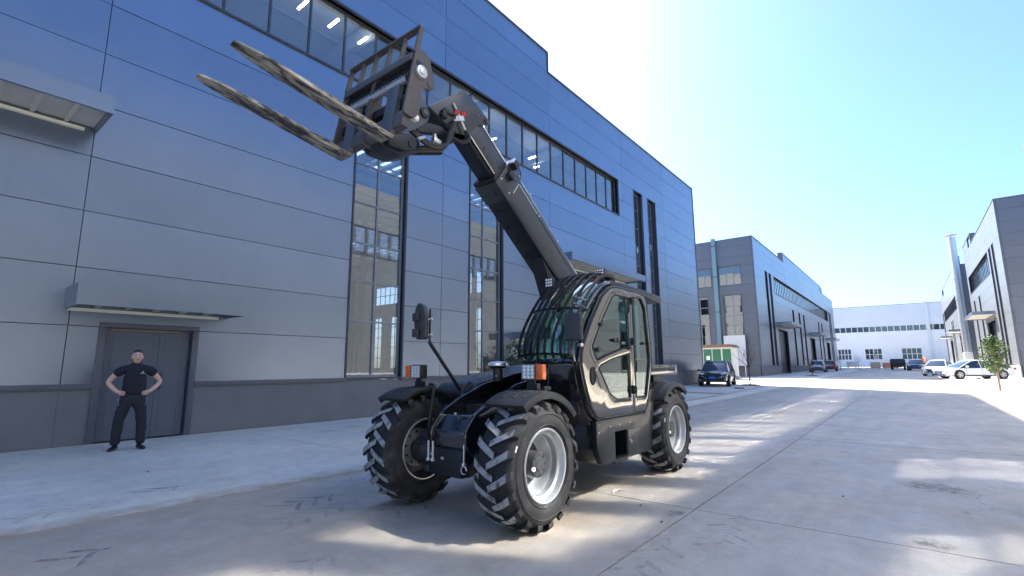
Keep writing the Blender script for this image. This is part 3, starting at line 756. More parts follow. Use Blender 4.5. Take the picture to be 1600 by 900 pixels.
def telehandler():
    T = empty('telehandler', (5.26, 3.525, 0), math.pi)
    tag(T, 'black telehandler with raised boom and two worn forks, standing on the concrete', 'telehandler')
    # ---- wheels
    tyre, lug, rim, rimedge, rimin, hub = wheel_meshes()
    for (x, y, s, ph) in ((1.57, .775, 1, .06), (1.57, -.775, -1, .2), (-1.57, .775, 1, .13), (-1.57, -.775, -1, .02)):
        w = empty('wheel', (x, y, .548), 0 if s > 0 else math.pi, T)
        w.rotation_euler = (0, ph, 0 if s > 0 else math.pi)
        ty = inst('tyre', tyre, w, (0,0,0))
        inst('tread_lugs', lug, w, (0,0,0))['kind'] = 'stuff'
        inst('rim', rim, w, (0,0,0)); inst('rim_flange', rimedge, w, (0,0,0)); inst('rim_back', rimin, w, (0,0,0)); inst('hub', hub, w, (0,0,0))
        if s > 0:
            letters('ADVANCE', .43, TW/2-.001, math.pi+.15 if x > 0 else 2.4, .055, 'fender', w)
            b = MB(); b.box((.43, TW/2+.002, .22), (.014, .004, .05), Matrix.Rotation(-.5, 3, 'Y')); b.build('paint_tick', MATS['white_print'], w)
            b = MB(); b.cyl((.10, TW/2-.09, -.02), (.10, TW/2-.07, -.02), .018, n=12); b.build('hub_plug', MATS['white_print'], w)
        else:
            b = MB(); b.box((.40, -TW/2-.002, .10), (.014, .004, .05)); b.build('paint_tick', MATS['white_print'], w)
    # ---- axles
    for x in (1.57, -1.57):
        ax = MB(); ax.cyl((x, -.56, .54), (x, .56, .54), .085, n=20)
        ax.lathe([(0, -.2), (.13, -.19), (.19, -.1), (.2, 0), (.19, .1), (.13, .19), (0, .2)], (x, -.05, .52), 'y', 24)
        ax = ax.build('axle', MATS['black_satin'], T)
        for s in (1, -1):
            k = MB(); k.cyl((x, s*.545, .33), (x, s*.545, .75), .055, n=16); k.cyl((x, s*.53, .54), (x, s*.66, .54), .17, .14, n=28)
            k.cyl((x, s*.42, .54), (x, s*.53, .54), .12, .15, n=24); k.box((x+.04, s*.5, .70), (.14, .12, .06))
            for j in range(12):
                t_ = 2*math.pi*j/12; k.cyl((x+.145*math.cos(t_), s*.50, .54+.145*math.sin(t_)), (x+.145*math.cos(t_), s*.535, .54+.145*math.sin(t_)), .013, n=6)
            k.build('knuckle', MATS['hub'], ax, bevel=0)
    b = MB(); b.box2((1.62, -.30, .36), (1.80, .16, .62)); ob = b.build('axle_carrier', MATS['black_satin'], T, bevel=.035)
    text_mesh('stencil', 'A3', .035, 'white_print', ob, Matrix.Translation((1.8015, -.10, .53)) @ Matrix(((0,0,1,0),(1,0,0,0),(0,1,0,0),(0,0,0,1))))
    text_mesh('stencil', 'MS', .03, 'white_print', ob, Matrix.Translation((1.8015, -.26, .555)) @ Matrix(((0,0,1,0),(1,0,0,0),(0,1,0,0),(0,0,0,1))))
    for y in (-.30, -.235, .19):
        b = MB(); b.cyl((1.80, y, .50), (1.80, y, .68), .011, n=8); b.cyl((1.80, y, .49), (1.80, y, .515), .022, n=8); b.build('grease_pin', MATS['bolt'], T)
    b = MB(); b.tube([(1.80, .19+.035*math.cos(t*.6), .45+.035*math.sin(t*.6)) for t in range(0, 10)], .007, 6); b.build('hook_ring', MATS['bolt'], T)
    # ---- chassis: two long side plates, nose box between them, belly pan
    pl = [(1.70, .56), (1.775, .64), (1.785, .79), (1.65, .945), (1.36, 1.09), (.97, 1.215), (.36, 1.325), (-1.35, 1.60), (-1.95, 1.66), (-2.15, 1.45), (-2.1, .62), (-1.7, .50), (-1.0, .46), (1.0, .44)]
    for y, nm in ((.17, 'left'), (-.30, 'right')):
        b = MB(); b.prism(rounded(pl, .05, 3), 'y', y-.018, y+.018); b.build('chassis_plate', MATS['black_paint'], T, bevel=.006, seg=1)
    b = MB(); b.prism(rounded([(1.30, .56), (1.755, .60), (1.765, .785), (1.63, .925), (1.30, .945)], .02, 2), 'y', -.365, .145); b.build('nose_box', MATS['black_paint'], T, bevel=.014)
    b = MB(); b.box2((-2.0, -.27, .55), (1.3, .14, 1.0)); b.build('belly_pan', MATS['black_satin'], T)
    for y in (.196, -.33):
        for x, z in ((.62, 1.20), (.55, 1.235), (.58, 1.17), (1.05, 1.12), (1.28, 1.045)):
            b = MB(); b.cyl((x, y-.012, z), (x, y+.006, z), .011, n=8); b.build('chassis_bolt', MATS['bolt'], T)
    b = MB(); b.cyl((1.66, -.07, .932), (1.66, -.07, .952), .012, n=8); b.build('nose_bolt', MATS['bolt'], T)
    b = MB(); b.tube(smooth_path([(1.62, .22, .92), (1.36, .25, 1.0), (1.0, .26, 1.08), (.7, .24, 1.12)], 6), .018, 8); b.build('brake_line', MATS['hose'], T)
    b = MB(); b.tube(smooth_path([(1.20, .23, .95), (1.02, .27, 1.12), (.82, .27, 1.17), (.55, .24, 1.16)], 6), .014, 8); b.build('brake_line', MATS['hose'], T)
    b = MB(); b.prism([(1.20, .55), (1.48, .60), (1.42, .92), (1.10, .98), (.75, .98), (.70, .55)], 'y', .20, .42); b.build('suspension_bracket', MATS['black_satin'], T, bevel=.02)
    # ---- engine hood and tank on the right side
    hp = rounded([(1.14, .98), (1.18, 1.10), (1.05, 1.215), (.62, 1.285), (-.35, 1.42), (-1.45, 1.50), (-1.62, 1.40), (-1.0, 1.05), (-.9, .55), (.75, .55), (.85, .95)], .08, 4)
    b = MB(); b.prism(hp, 'y', -.93, -.335); hd = b.build('engine_hood', MATS['skirt_paint'], T, bevel=.03, seg=3)
    b = MB(); b.tube(smooth_path([(1.20, -.37, .94), (1.24, -.39, 1.12), (1.16, -.40, 1.21), (1.05, -.44, 1.235)], 6), .022, 8); b.build('hood_bumper', MATS['black_satin'], T)
    for i in range(7): 
        b = MB(); b.box((.35-.14*i, -.936, 1.0), (.10, .012, .22)); b.build('hood_vent', MATS['gasket'], hd)
    # beacon
    bc = MB(); bc.cyl((.85, -.20, 1.24), (.85, -.20, 1.40), .055, n=20); bc.cyl((.85, -.20, 1.385), (.85, -.20, 1.41), .085, .105, n=28); bc = bc.build('beacon', MATS['black_satin'], T)
    b = MB(); b.lathe([(.105, 1.411), (.11, 1.43), (.10, 1.452), (.07, 1.464), (0, 1.466)], (.85, -.20, 0), 'z', 28); b.build('beacon_lens', MATS['beacon_lens'], bc)
    for k in range(9):
        t_ = 2*math.pi*k/9; b = MB(); b.box((.85+.107*math.cos(t_), -.20+.107*math.sin(t_), 1.43), (.012, .05, .022), Matrix.Rotation(t_, 3, 'Z')); b.build('beacon_cell', MATS['chrome'], bc)
    for dx in (-.05, .03): b = MB(); b.cyl((.85+.055, -.20+dx, 1.30), (.85+.068, -.20+dx, 1.30), .011, n=8); b.build('beacon_bolt', MATS['bolt'], bc)
    # ---- fenders with headlights
    for (x, s) in ((1.57, 1), (1.57, -1), (-1.57, 1), (-1.57, -1)):
        y0, y1 = (.545, .985) if s > 0 else (-.985, -.545)
        rr = .625; a0, a1 = R(57), R(139)
        # front edge dips toward +x for the front axle
        if x < 0: a0, a1 = R(42), R(128)
        def arc(r, n=18): return [(x+r*math.cos(a0+(a1-a0)*i/n), .535+r*math.sin(a0+(a1-a0)*i/n)) for i in range(n+1)]
        b = MB(); b.prism(arc(rr+.022)+arc(rr-.012)[::-1], 'y', y0, y1)
        yo = y1 if s > 0 else y0
        b.prism(arc(rr+.018)+arc(rr-.045)[::-1], 'y', yo-s*.022, yo+s*.004)
        fd = b.build('fender', MATS['fender'], T, bevel=.006, ang=40)
        for q in (.3, .55, .8):
            yy = y0+(y1-y0)*q; b = MB()
            pts = [(x+(rr+.02)*math.cos(a), yy, .535+(rr+.02)*math.sin(a)) for a in [a0+.18+(a1-a0-.36)*i/10 for i in range(11)]]
            b.tube(pts, .012, 6); b.build('fender_rib', MATS['fender'], fd)
        if x > 0:
            yl = s*(.745 if s > 0 else .85); zc = 1.352; xl = 1.47 if s > 0 else 1.53
            b = MB(); b.tube([(1.42, yl-s*.10, 1.175), (1.42, yl+s*.12, 1.175)], .02, 10); b.box((1.45, yl, 1.20), (.05, .12, .09)); b.box((1.47, yl, 1.25), (.012, .075, .10)); b.build('lamp_bracket', MATS['black_satin'], T)
            b = MB(); b.box((xl-.035, yl-s*.03, zc), (.105, .165, .155)); hl = b.build('headlight', MATS['lamp_house'], T, bevel=.014)
            b = MB(); b.box((xl+.02, yl-s*.03, zc), (.008, .145, .132)); ln = b.build('reflector', MATS['rim'], hl)
            for i in range(3):
                for j in range(4):
                    b = MB(); b.lathe([(.0, .0285), (.012, .027), (.0165, .023), (.0165, .018)], (xl, yl-s*.03+(i-1)*.0455, zc+(j-1.5)*.0325), 'x', 12); b.build('led', MATS['lamp_white'], hl)
            b = MB(); b.box((xl-.005, yl+s*.098, zc), (.062, .082, .142)); b.build('turn_signal', MATS['amber_light'], hl, bevel=.012)
            if s < 0:
                b = MB(); b.tube(smooth_path([(1.47, -.66, 1.21), (1.52, -.55, 1.205), (1.54, -.52, 1.17), (1.60, -.50, .92), (1.62, -.50, .70)], 6), .021, 10); b.build('fender_stay', MATS['black_satin'], T)
            else:
                b = MB(); b.cyl((1.36, .80, 1.19), (1.31, .84, 1.19), .028, n=14); b.build('lamp_knob', MATS['mirror_shell'], T)
    # ---- front mirror on its pole
    b = MB(); b.tube([(1.10, -.46, 1.04), (1.66, -.48, 1.67)], .021, 12); mp = b.build('mirror_pole', MATS['skirt_paint'], T)
    b = MB(); b.tube([(1.655, -.48, 1.66), (1.655, -.48, 2.02)], .012, 8); b.build('mirror_stem', MATS['black_satin'], mp)
    b = MB(); b.prism(rounded([(-.42, 1.69), (-.56, 1.69), (-.60, 1.85), (-.585, 2.03), (-.535, 2.09), (-.47, 2.06), (-.42, 1.95)], .03, 3), 'x', 1.725, 1.775); b.build('mirror_shell', MATS['mirror_shell'], mp, bevel=.012)
    for z in (1.76, 1.93):
        b = MB(); b.box((1.795, -.545, z), (.04, .085, .09)); b.build('mirror_head', MATS['mirror_shell'], mp, bevel=.012)
        b = MB(); b.tube([(1.66, -.48, z-.02), (1.74, -.50, z-.02)], .010, 8); b.cyl((1.64, -.46, z-.02), (1.67, -.46, z-.02), .016, n=8); b.build('mirror_clamp', MATS['bolt'], mp)
    # ---- rear bar and counterweight
    b = MB(); b.box2((-2.12, .55, 1.28), (-1.15, .80, 1.42)); rb = b.build('rear_tray', MATS['black_paint'], T, bevel=.01)
    b = MB(); b.box((-1.6, .803, 1.35), (.85, .006, .05)); b.build('tray_slot', MATS['gasket'], rb)
    b = MB(); b.box((-1.6, .806, 1.385), (.85, .008, .008)); b.build('tray_lip', MATS['skirt_paint'], rb)
    for z in (1.32, 1.39): b = MB(); b.cyl((-2.07, .80, z), (-2.07, .81, z), .010, n=8); b.build('tray_bolt', MATS['bolt'], rb)
    b = MB(); b.prism(rounded([(-1.95, .45), (-2.35, .55), (-2.4, 1.2), (-2.1, 1.35), (-1.95, 1.3)], .06, 4), 'y', -.9, .5); b.build('counterweight', MATS['black_satin'], T, bevel=.02)
    cab(T); boom(T); skirt(T)
    return T

CABO = [(.50, .83), (.64, .965), (.765, 1.26), (.825, 1.45), (.79, 1.60), (.58, 1.90), (.32, 2.20), (.12, 2.325), (-.05, 2.355), (-.60, 2.36), (-.86, 2.335), (-.93, 2.26), (-1.0, 1.80), (-1.02, 1.46), (-.83, .90), (-.72, .825)]
def cab(T):
    C = empty('cab', (0,0,0), 0, T)
    YL, YR = .875, .175
    out = rounded(CABO, .05, 3)
    inn = offset_in(out, .075)
    for y0, y1 in ((YL-.055, YL), (YR, YR+.05)):
        b = MB(); b.prism(out, 'y', y0, y1, [inn]); b.build('side_frame', MATS['black_paint'], C, bevel=.010, ang=40)
    # door leaf (front) and rear quarter panel, each with cut-outs for the glazing, 12 mm proud of the frame
    seam = -.405
    ins = offset_in(rounded(CABO, .05, 3), .034)
    def clip(poly, x, keep_front):
        res = []; m = len(poly)
        for i in range(m):
            a, c = poly[i], poly[(i+1) % m]
            ia, ic = ((a[0] > x) == keep_front), ((c[0] > x) == keep_front)
            if ia: res.append(a)
            if ia != ic: t = (x-a[0])/(c[0]-a[0]); res.append((x, a[1]+t*(c[1]-a[1])))
        return res
    front = clip(ins, seam+.006, True); rear = clip(ins, seam-.006, False)
    gu = rounded([(.47, 1.455), (.575, 1.61), (.41, 1.83), (.06, 2.215), (-.02, 2.245), (-.335, 2.25), (-.345, 1.635), (.22, 1.52)], .03, 3)
    gl = rounded([(.44, 1.375), (.40, 1.42), (.12, 1.49), (-.34, 1.565), (-.34, 1.02), (.03, 1.02), (.20, 1.09), (.33, 1.25)], [.02,.03,.05,.02,.02,.12,.10,.05], 4)
    gr = rounded([(-.47, 2.27), (-.74, 2.275), (-.86, 2.15), (-.945, 1.47), (-.79, 1.02), (-.475, 1.02)], .03, 3)
    b = MB(); b.prism(front, 'y', YL-.02, YL+.014, [gu, gl]); door = b.build('door', MATS['door_paint'], C, bevel=.006, ang=40, seg=2)
    b = MB(); b.prism(rear, 'y', YL-.02, YL+.013, [gr]); b.build('quarter_panel', MATS['door_paint'], C, bevel=.006, ang=40)
    for nm, pg in (('door_glass', gu), ('door_glass', gl), ('quarter_glass', gr)):
        b = MB(); b.prism(offset_in(pg, -.012), 'y', YL-.006, YL-.001); b.build(nm, MATS['cab_glass'], C)
        b = MB(); b.prism(pg, 'y', YL+.008, YL+.018, [offset_in(pg, .012)]); b.build('glass_seal', MATS['gasket'], C)
    b = MB(); b.tube([(p[0], YL+.004, p[1]) for p in offset_in(out, .022)], .011, 6, closed=True); b.build('door_seal', MATS['gasket'], C)
    # handles and hinges
    for (x, z, h_) in ((seam, 2.20, .09), (seam, 1.70, .09), (seam-.01, 1.12, .10)):
        b = MB(); b.box((x, YL+.03, z), (.05, .03, h_)); b.box((x+.01, YL+.05, z), (.02, .02, h_*.8)); b.build('hinge', MATS['lamp_house'], C, bevel=.006)
    b = MB(); b.tube([(-.33, YL+.02, 2.20), (-.27, YL+.06, 2.17), (-.27, YL+.06, 2.07), (-.33, YL+.02, 2.05)], .011, 8); b.build('grab_handle', MATS['lamp_house'], C)
    b = MB(); b.tube([(-.34, YL+.02, 1.73), (-.26, YL+.055, 1.71), (-.26, YL+.055, 1.63), (-.34, YL+.02, 1.61)], .012, 8); b.build('door_handle', MATS['lamp_house'], C)
    b = MB(); b.box((.03, YL+.02, 1.70), (.10, .02, .03)); b.cyl((-.02, YL+.01, 1.70), (-.02, YL+.035, 1.70), .025, n=12); b.build('window_latch', MATS['lamp_house'], C)
    b = MB(); b.cyl((-.83, YL+.012, 1.69), (-.83, YL+.05, 1.69), .018, n=12); b.box((-.86, YL+.05, 1.69), (.08, .02, .025)); b.build('rear_latch', MATS['lamp_house'], C)
    b = MB(); b.lathe([(.0, .006), (.058, .008), (.066, .018), (.072, .010), (.074, 0)], (0, 0, 0), 'y', 28); v = b.build('air_vent', MATS['gasket'], C, loc=(.58, YL+.010, 1.30)); v.scale = (.80, 1, 1.35)
    for x, z in ((.36, 1.86), (.44, 1.58)):
        b = MB(); b.cyl((x, YL+.01, z), (x, YL+.03, z), .026, n=14); b.build('glass_stud', MATS['lamp_house'], C)
    # windscreen: one bowed sheet following the roof curve, and the roof behind it
    crv = smooth_path([(.845, 0, 1.455), (.86, 0, 1.56), (.80, 0, 1.72), (.64, 0, 1.94), (.40, 0, 2.18), (.18, 0, 2.33), (.0, 0, 2.395)], 6)
    ny = 9
    def sheet(path, y0, y1, bow, off=0):
        vs = []; fs = []
        for i, p in enumerate(path):
            t = (path[min(i+1, len(path)-1)]-path[max(i-1, 0)]).normalized(); nrm = Vector((t.z, 0, -t.x))
            if nrm.x+nrm.z < 0: nrm = -nrm
            for k in range(ny):
                q = k/(ny-1); y = y0+(y1-y0)*q
                vs.append(p+nrm*(off+bow*(1-(2*q-1)**2)) + Vector((0, y, 0)))
        for i in range(len(path)-1):
            for k in range(ny-1): fs.append((i*ny+k, i*ny+k+1, (i+1)*ny+k+1, (i+1)*ny+k))
        return vs, fs
    b = MB(); vs, fs = sheet(crv, YR+.03, YL-.05, .05); b.add(vs, fs, True); ws = b.build('windscreen', MATS['cab_glass'], C)
    so = ws.modifiers.new('thick', 'SOLIDIFY'); so.thickness = .006
    for y, s in ((YR+.03, -1), (YL-.055, 1)):
        b = MB(); b.tube([p+Vector((0, y, 0)) for p in crv], .026, 8); b.build('screen_pillar', MATS['black_paint'], C)
    b = MB(); b.tube([Vector((.86+.05*(1-(2*q-1)**2), YR+.02+(YL-YR-.08)*q, 1.455)) for q in [i/8 for i in range(9)]], .024, 8); b.build('screen_sill', MATS['black_paint'], C)
    rf = MB(); rf.prism(rounded([(.02, 2.345), (.02, 2.40), (-.30, 2.425), (-1.05, 2.405), (-1.48, 2.385), (-1.56, 2.36), (-1.55, 2.29), (-1.46, 2.28), (-1.02, 2.335)], .015, 2), 'y', YR+.015, YL-.03); rf.build('roof', MATS['skirt_paint'], C, bevel=.015)
    # guard bars over the screen
    gp = smooth_path([(.90, 0, 1.50), (.925, 0, 1.60), (.855, 0, 1.78), (.67, 0, 2.03), (.41, 0, 2.29), (.16, 0, 2.445), (-.06, 0, 2.475), (-.16, 0, 2.44)], 5)
    for i in range(8):
        q = i/7; y = YR-.005+(YL-.05-YR)*q; bow = .045*(1-(2*q-1)**2)
        b = MB()
        # flat bar: deep in the direction away from the glass
        vs = []; fs = []
        for j, p in enumerate(gp):
            t = (gp[min(j+1, len(gp)-1)]-gp[max(j-1, 0)]).normalized(); nrm = Vector((t.z, 0, -t.x))
            if nrm.x+nrm.z < 0: nrm = -nrm
            c = p+nrm*bow+Vector((0, y, 0)); w = .006; h_ = .018
            vs += [c-nrm*h_+Vector((0, w, 0)), c+nrm*h_+Vector((0, w, 0)), c+nrm*h_-Vector((0, w, 0)), c-nrm*h_-Vector((0, w, 0))]
        for j in range(len(gp)-1):
            o = j*4
            for k in range(4): fs.append((o+k, o+(k+1) % 4, o+4+(k+1) % 4, o+4+k))
        fs += [(0,1,2,3), tuple(range(len(vs)-4, len(vs)))[::-1]]
        b.add(vs, fs); b.build('guard_bar', MATS['black_satin'], C)
    for (x, z) in ((.675, 2.02), (.895, 1.515), (-.03, 2.46)):
        b = MB(); b.tube([(x+.045*(1-(2*q-1)**2), YR-.01+(YL-.04-YR)*q, z+.02*(1-(2*q-1)**2)) for q in [i/8 for i in range(9)]], .014, 8); b.build('guard_crossbar', MATS['black_satin'], C)
    # body below the screen, right wall, rear wall, floor
    b = MB(); b.prism(rounded([(.845, 1.445), (.80, 1.25), (.66, .95), (.53, .80), (.50, .50), (.40, .36), (.30, .36), (.30, 1.445)], .03, 3), 'y', YR+.004, YL-.058); b.build('front_body', MATS['black_paint'], C, bevel=.012, ang=40)
    b = MB(); b.prism(offset_in(out, .08), 'y', YR+.012, YR+.018); b.build('right_glass', MATS['cab_glass'], C)
    b = MB(); b.prism([(.30, .83), (.30, 1.40), (-.98, 1.40), (-.84, .9), (-.75, .83)], 'y', YR+.02, YR+.045); b.build('right_panel', MATS['black_satin'], C)
    b = MB(); b.add([(-.99, YR+.05, 1.5), (-.99, YL-.06, 1.5), (-.93, YL-.06, 2.28), (-.93, YR+.05, 2.28)], [(0,1,2,3)]); rg = b.build('rear_glass', MATS['cab_glass'], C)
    so = rg.modifiers.new('thick', 'SOLIDIFY'); so.thickness = .006
    b = MB(); b.prism([(-.995, 1.48), (-.83, .9), (-.76, .9), (-.93, 1.48)], 'y', YR+.05, YL-.06); b.build('rear_panel', MATS['black_satin'], C)
    b = MB(); b.box2((-.72, YR+.05, .84), (.50, YL-.06, .90)); b.build('cab_floor', MATS['black_satin'], C)
    # seat, console, steering wheel
    st = MB(); st.box((-.35, .52, 1.22), (.48, .46, .14)); st.box((-.56, .52, 1.55), (.12, .44, .58), Matrix.Rotation(-.12, 3, 'Y')); st.box((-.60, .52, 1.92), (.09, .26, .18)); st.box((-.35, .52, 1.02), (.36, .36, .26)); st.build('seat', MATS['seat_fabric'], C, bevel=.04, seg=3)
    sw = MB(); sw.tube([(.28+.18*math.cos(t)*.5, .52+.18*math.sin(t), 1.52-.18*math.cos(t)*.85) for t in [2*math.pi*i/24 for i in range(24)]], .015, 8, closed=True); sw.cyl((.28, .52, 1.52), (.48, .52, 1.10), .035, n=12); sw.box((.28, .52, 1.52), (.02, .32, .03)); sw.build('steering_wheel', MATS['lamp_house'], C)
    b = MB(); b.box2((.45, .24, .9), (.70, .78, 1.32)); b.box2((.5, .42, 1.32), (.62, .62, 1.42)); b.build('dashboard', MATS['lamp_house'], C, bevel=.03)
    b = MB(); b.box2((-.55, .20, .92), (.1, .30, 1.38)); b.cyl((-.05, .26, 1.38), (-.02, .26, 1.52), .015, n=8); b.build('side_console', MATS['lamp_house'], C, bevel=.02)
    b = MB(); b.box((.62, .30, 1.78), (.05, .17, .13)); b.build('monitor', MATS['lamp_house'], C, bevel=.01)
    # wiper
    b = MB(); b.tube([(.93, .40, 1.40), (.945, .46, 1.62), (.88, .50, 1.86)], .009, 6); b.tube([(.95, .36, 1.52), (.90, .44, 1.84)], .007, 6); b.cyl((.88, .40, 1.38), (.94, .40, 1.38), .024, n=10); b.build('wiper', MATS['hose'], C)
    b = MB(); b.tube(smooth_path([(.845, .33, 1.36), (.85, .34, 1.22), (.845, .42, 1.16), (.845, .50, 1.24), (.85, .49, 1.38)], 6), .006, 6); b.build('washer_hose', MATS['hose'], C)
    # work lamps on the roof
    for nm, (x, y, z, ry) in (('a', (.02, .72, 2.515, 0)), ('b', (.40, .23, 2.40, 0))):
        b = MB(); b.box((x-.02, y, z), (.05, .115, .115)); wl = b.build('work_lamp', MATS['mirror_shell'], C, bevel=.012)
        for i in range(3):
            for j in range(3):
                b = MB(); b.lathe([(0, .0095), (.010, .008), (.014, .003)], (x+.006, y+(i-1)*.034, z+(j-1)*.034), 'x', 10); b.build('led', MATS['lamp_white'], wl)
        b = MB(); b.box((x-.02, y, z-.075), (.03, .07, .05)); b.cyl((x-.02, y-.03, z-.085), (x-.02, y+.03, z-.085), .018, n=10); b.build('lamp_mount', MATS['lamp_house'], wl)
    b = MB(); b.box((-.20, .70, 2.455), (.10, .14, .06)); b.cyl((-.16, .79, 2.45), (-.16, .79, 2.50), .018, n=10); b.build('lamp_relay', MATS['lamp_house'], C)
    b = MB(); b.box((.05, .66, 2.43), (.06, .10, .012)); b.build('warning_label', MATS['red_cap'], C)
    # door mirror
    b = MB(); b.tube(smooth_path([(.72, .86, 1.98), (.73, .93, 2.00), (1.08, .99, 2.02), (1.12, .99, 2.00), (1.12, .99, 1.90)], 5), .011, 8); b.tube([(.70, .86, 2.08), (.76, .93, 2.09), (1.08, .99, 2.085), (1.12, .99, 2.0)], .010, 8); b.build('mirror_arm', MATS['skirt_paint'], C)
    b = MB(); b.box((1.12, 1.00, 1.785), (.055, .19, .275)); b.build('wing_mirror', MATS['mirror_shell'], C, bevel=.025, seg=3)
    b = MB(); b.cyl((.83, .88, 1.62), (.85, .93, 1.62), .02, n=10); b.build('mirror_stop', MATS['bolt'], C)
    b = MB(); b.tube([(-1.46, .80, 2.29), (-1.47, .84, 2.24), (-1.42, .86, 2.22)], .012, 8); b.build('roof_hook', MATS['lamp_house'], C)

def skirt(T):
    S = empty('battery_box', (0,0,0), 0, T)
    o = [(.505, .825), (.50, .54), (.39, .36), (-.90, .36), (-1.065, 1.09), (-.89, 1.115), (-.84, .93), (-.74, .82)]
    hole = [(.09, .375), (.09, .675), (-.21, .675), (-.21, .375)]
    b = MB(); b.prism(rounded(o, .012, 2), 'y', .845, .873, [hole]); b.build('side_panel', MATS['skirt_paint'], S, bevel=.005)
    b = MB(); b.prism(offset_in(o, .004), 'y', .32, .60); b.build('box_body', MATS['black_satin'], S)
    b = MB(); b.prism([(.495, .82), (.49, .54), (.385, .364), (.13, .364), (.13, .82)], 'y', .58, .846); b.build('front_box', MATS['black_satin'], S)
    b = MB(); b.prism([(-.24, .82), (-.24, .364), (-.895, .364), (-1.05, 1.08), (-.89, 1.10), (-.74, .82)], 'y', .58, .846); b.build('rear_box', MATS['black_satin'], S)
    b = MB(); b.box2((-.62, .874, .385), (-.225, .882, .672)); p = b.build('access_cover', MATS['skirt_paint'], S, bevel=.003)
    b = MB(); b.cyl((-.27, .88, .535), (-.27, .90, .535), .018, n=12); b.build('lock', MATS['chrome'], p)
    b = MB(); b.box2((.10, .60, .34), (-.22, .872, .372)); b.build('box_floor', MATS['skirt_paint'], S)
    for i in range(6):
        b = MB(); b.box((-.18+.05*i, .86, .385), (.02, .02, .03)); b.build('floor_tread', MATS['black_satin'], S)
    for x in (.20, -.02, -.30, -.62): b = MB(); b.cyl((x, .872, .745), (x, .880, .745), .010, n=8); b.build('panel_bolt', MATS['bolt'], S)
    for x, z in ((.46, .78), (.46, .70)): b = MB(); b.cyl((x, .872, z), (x, .88, z), .008, n=8); b.build('panel_bolt', MATS['bolt'], S)

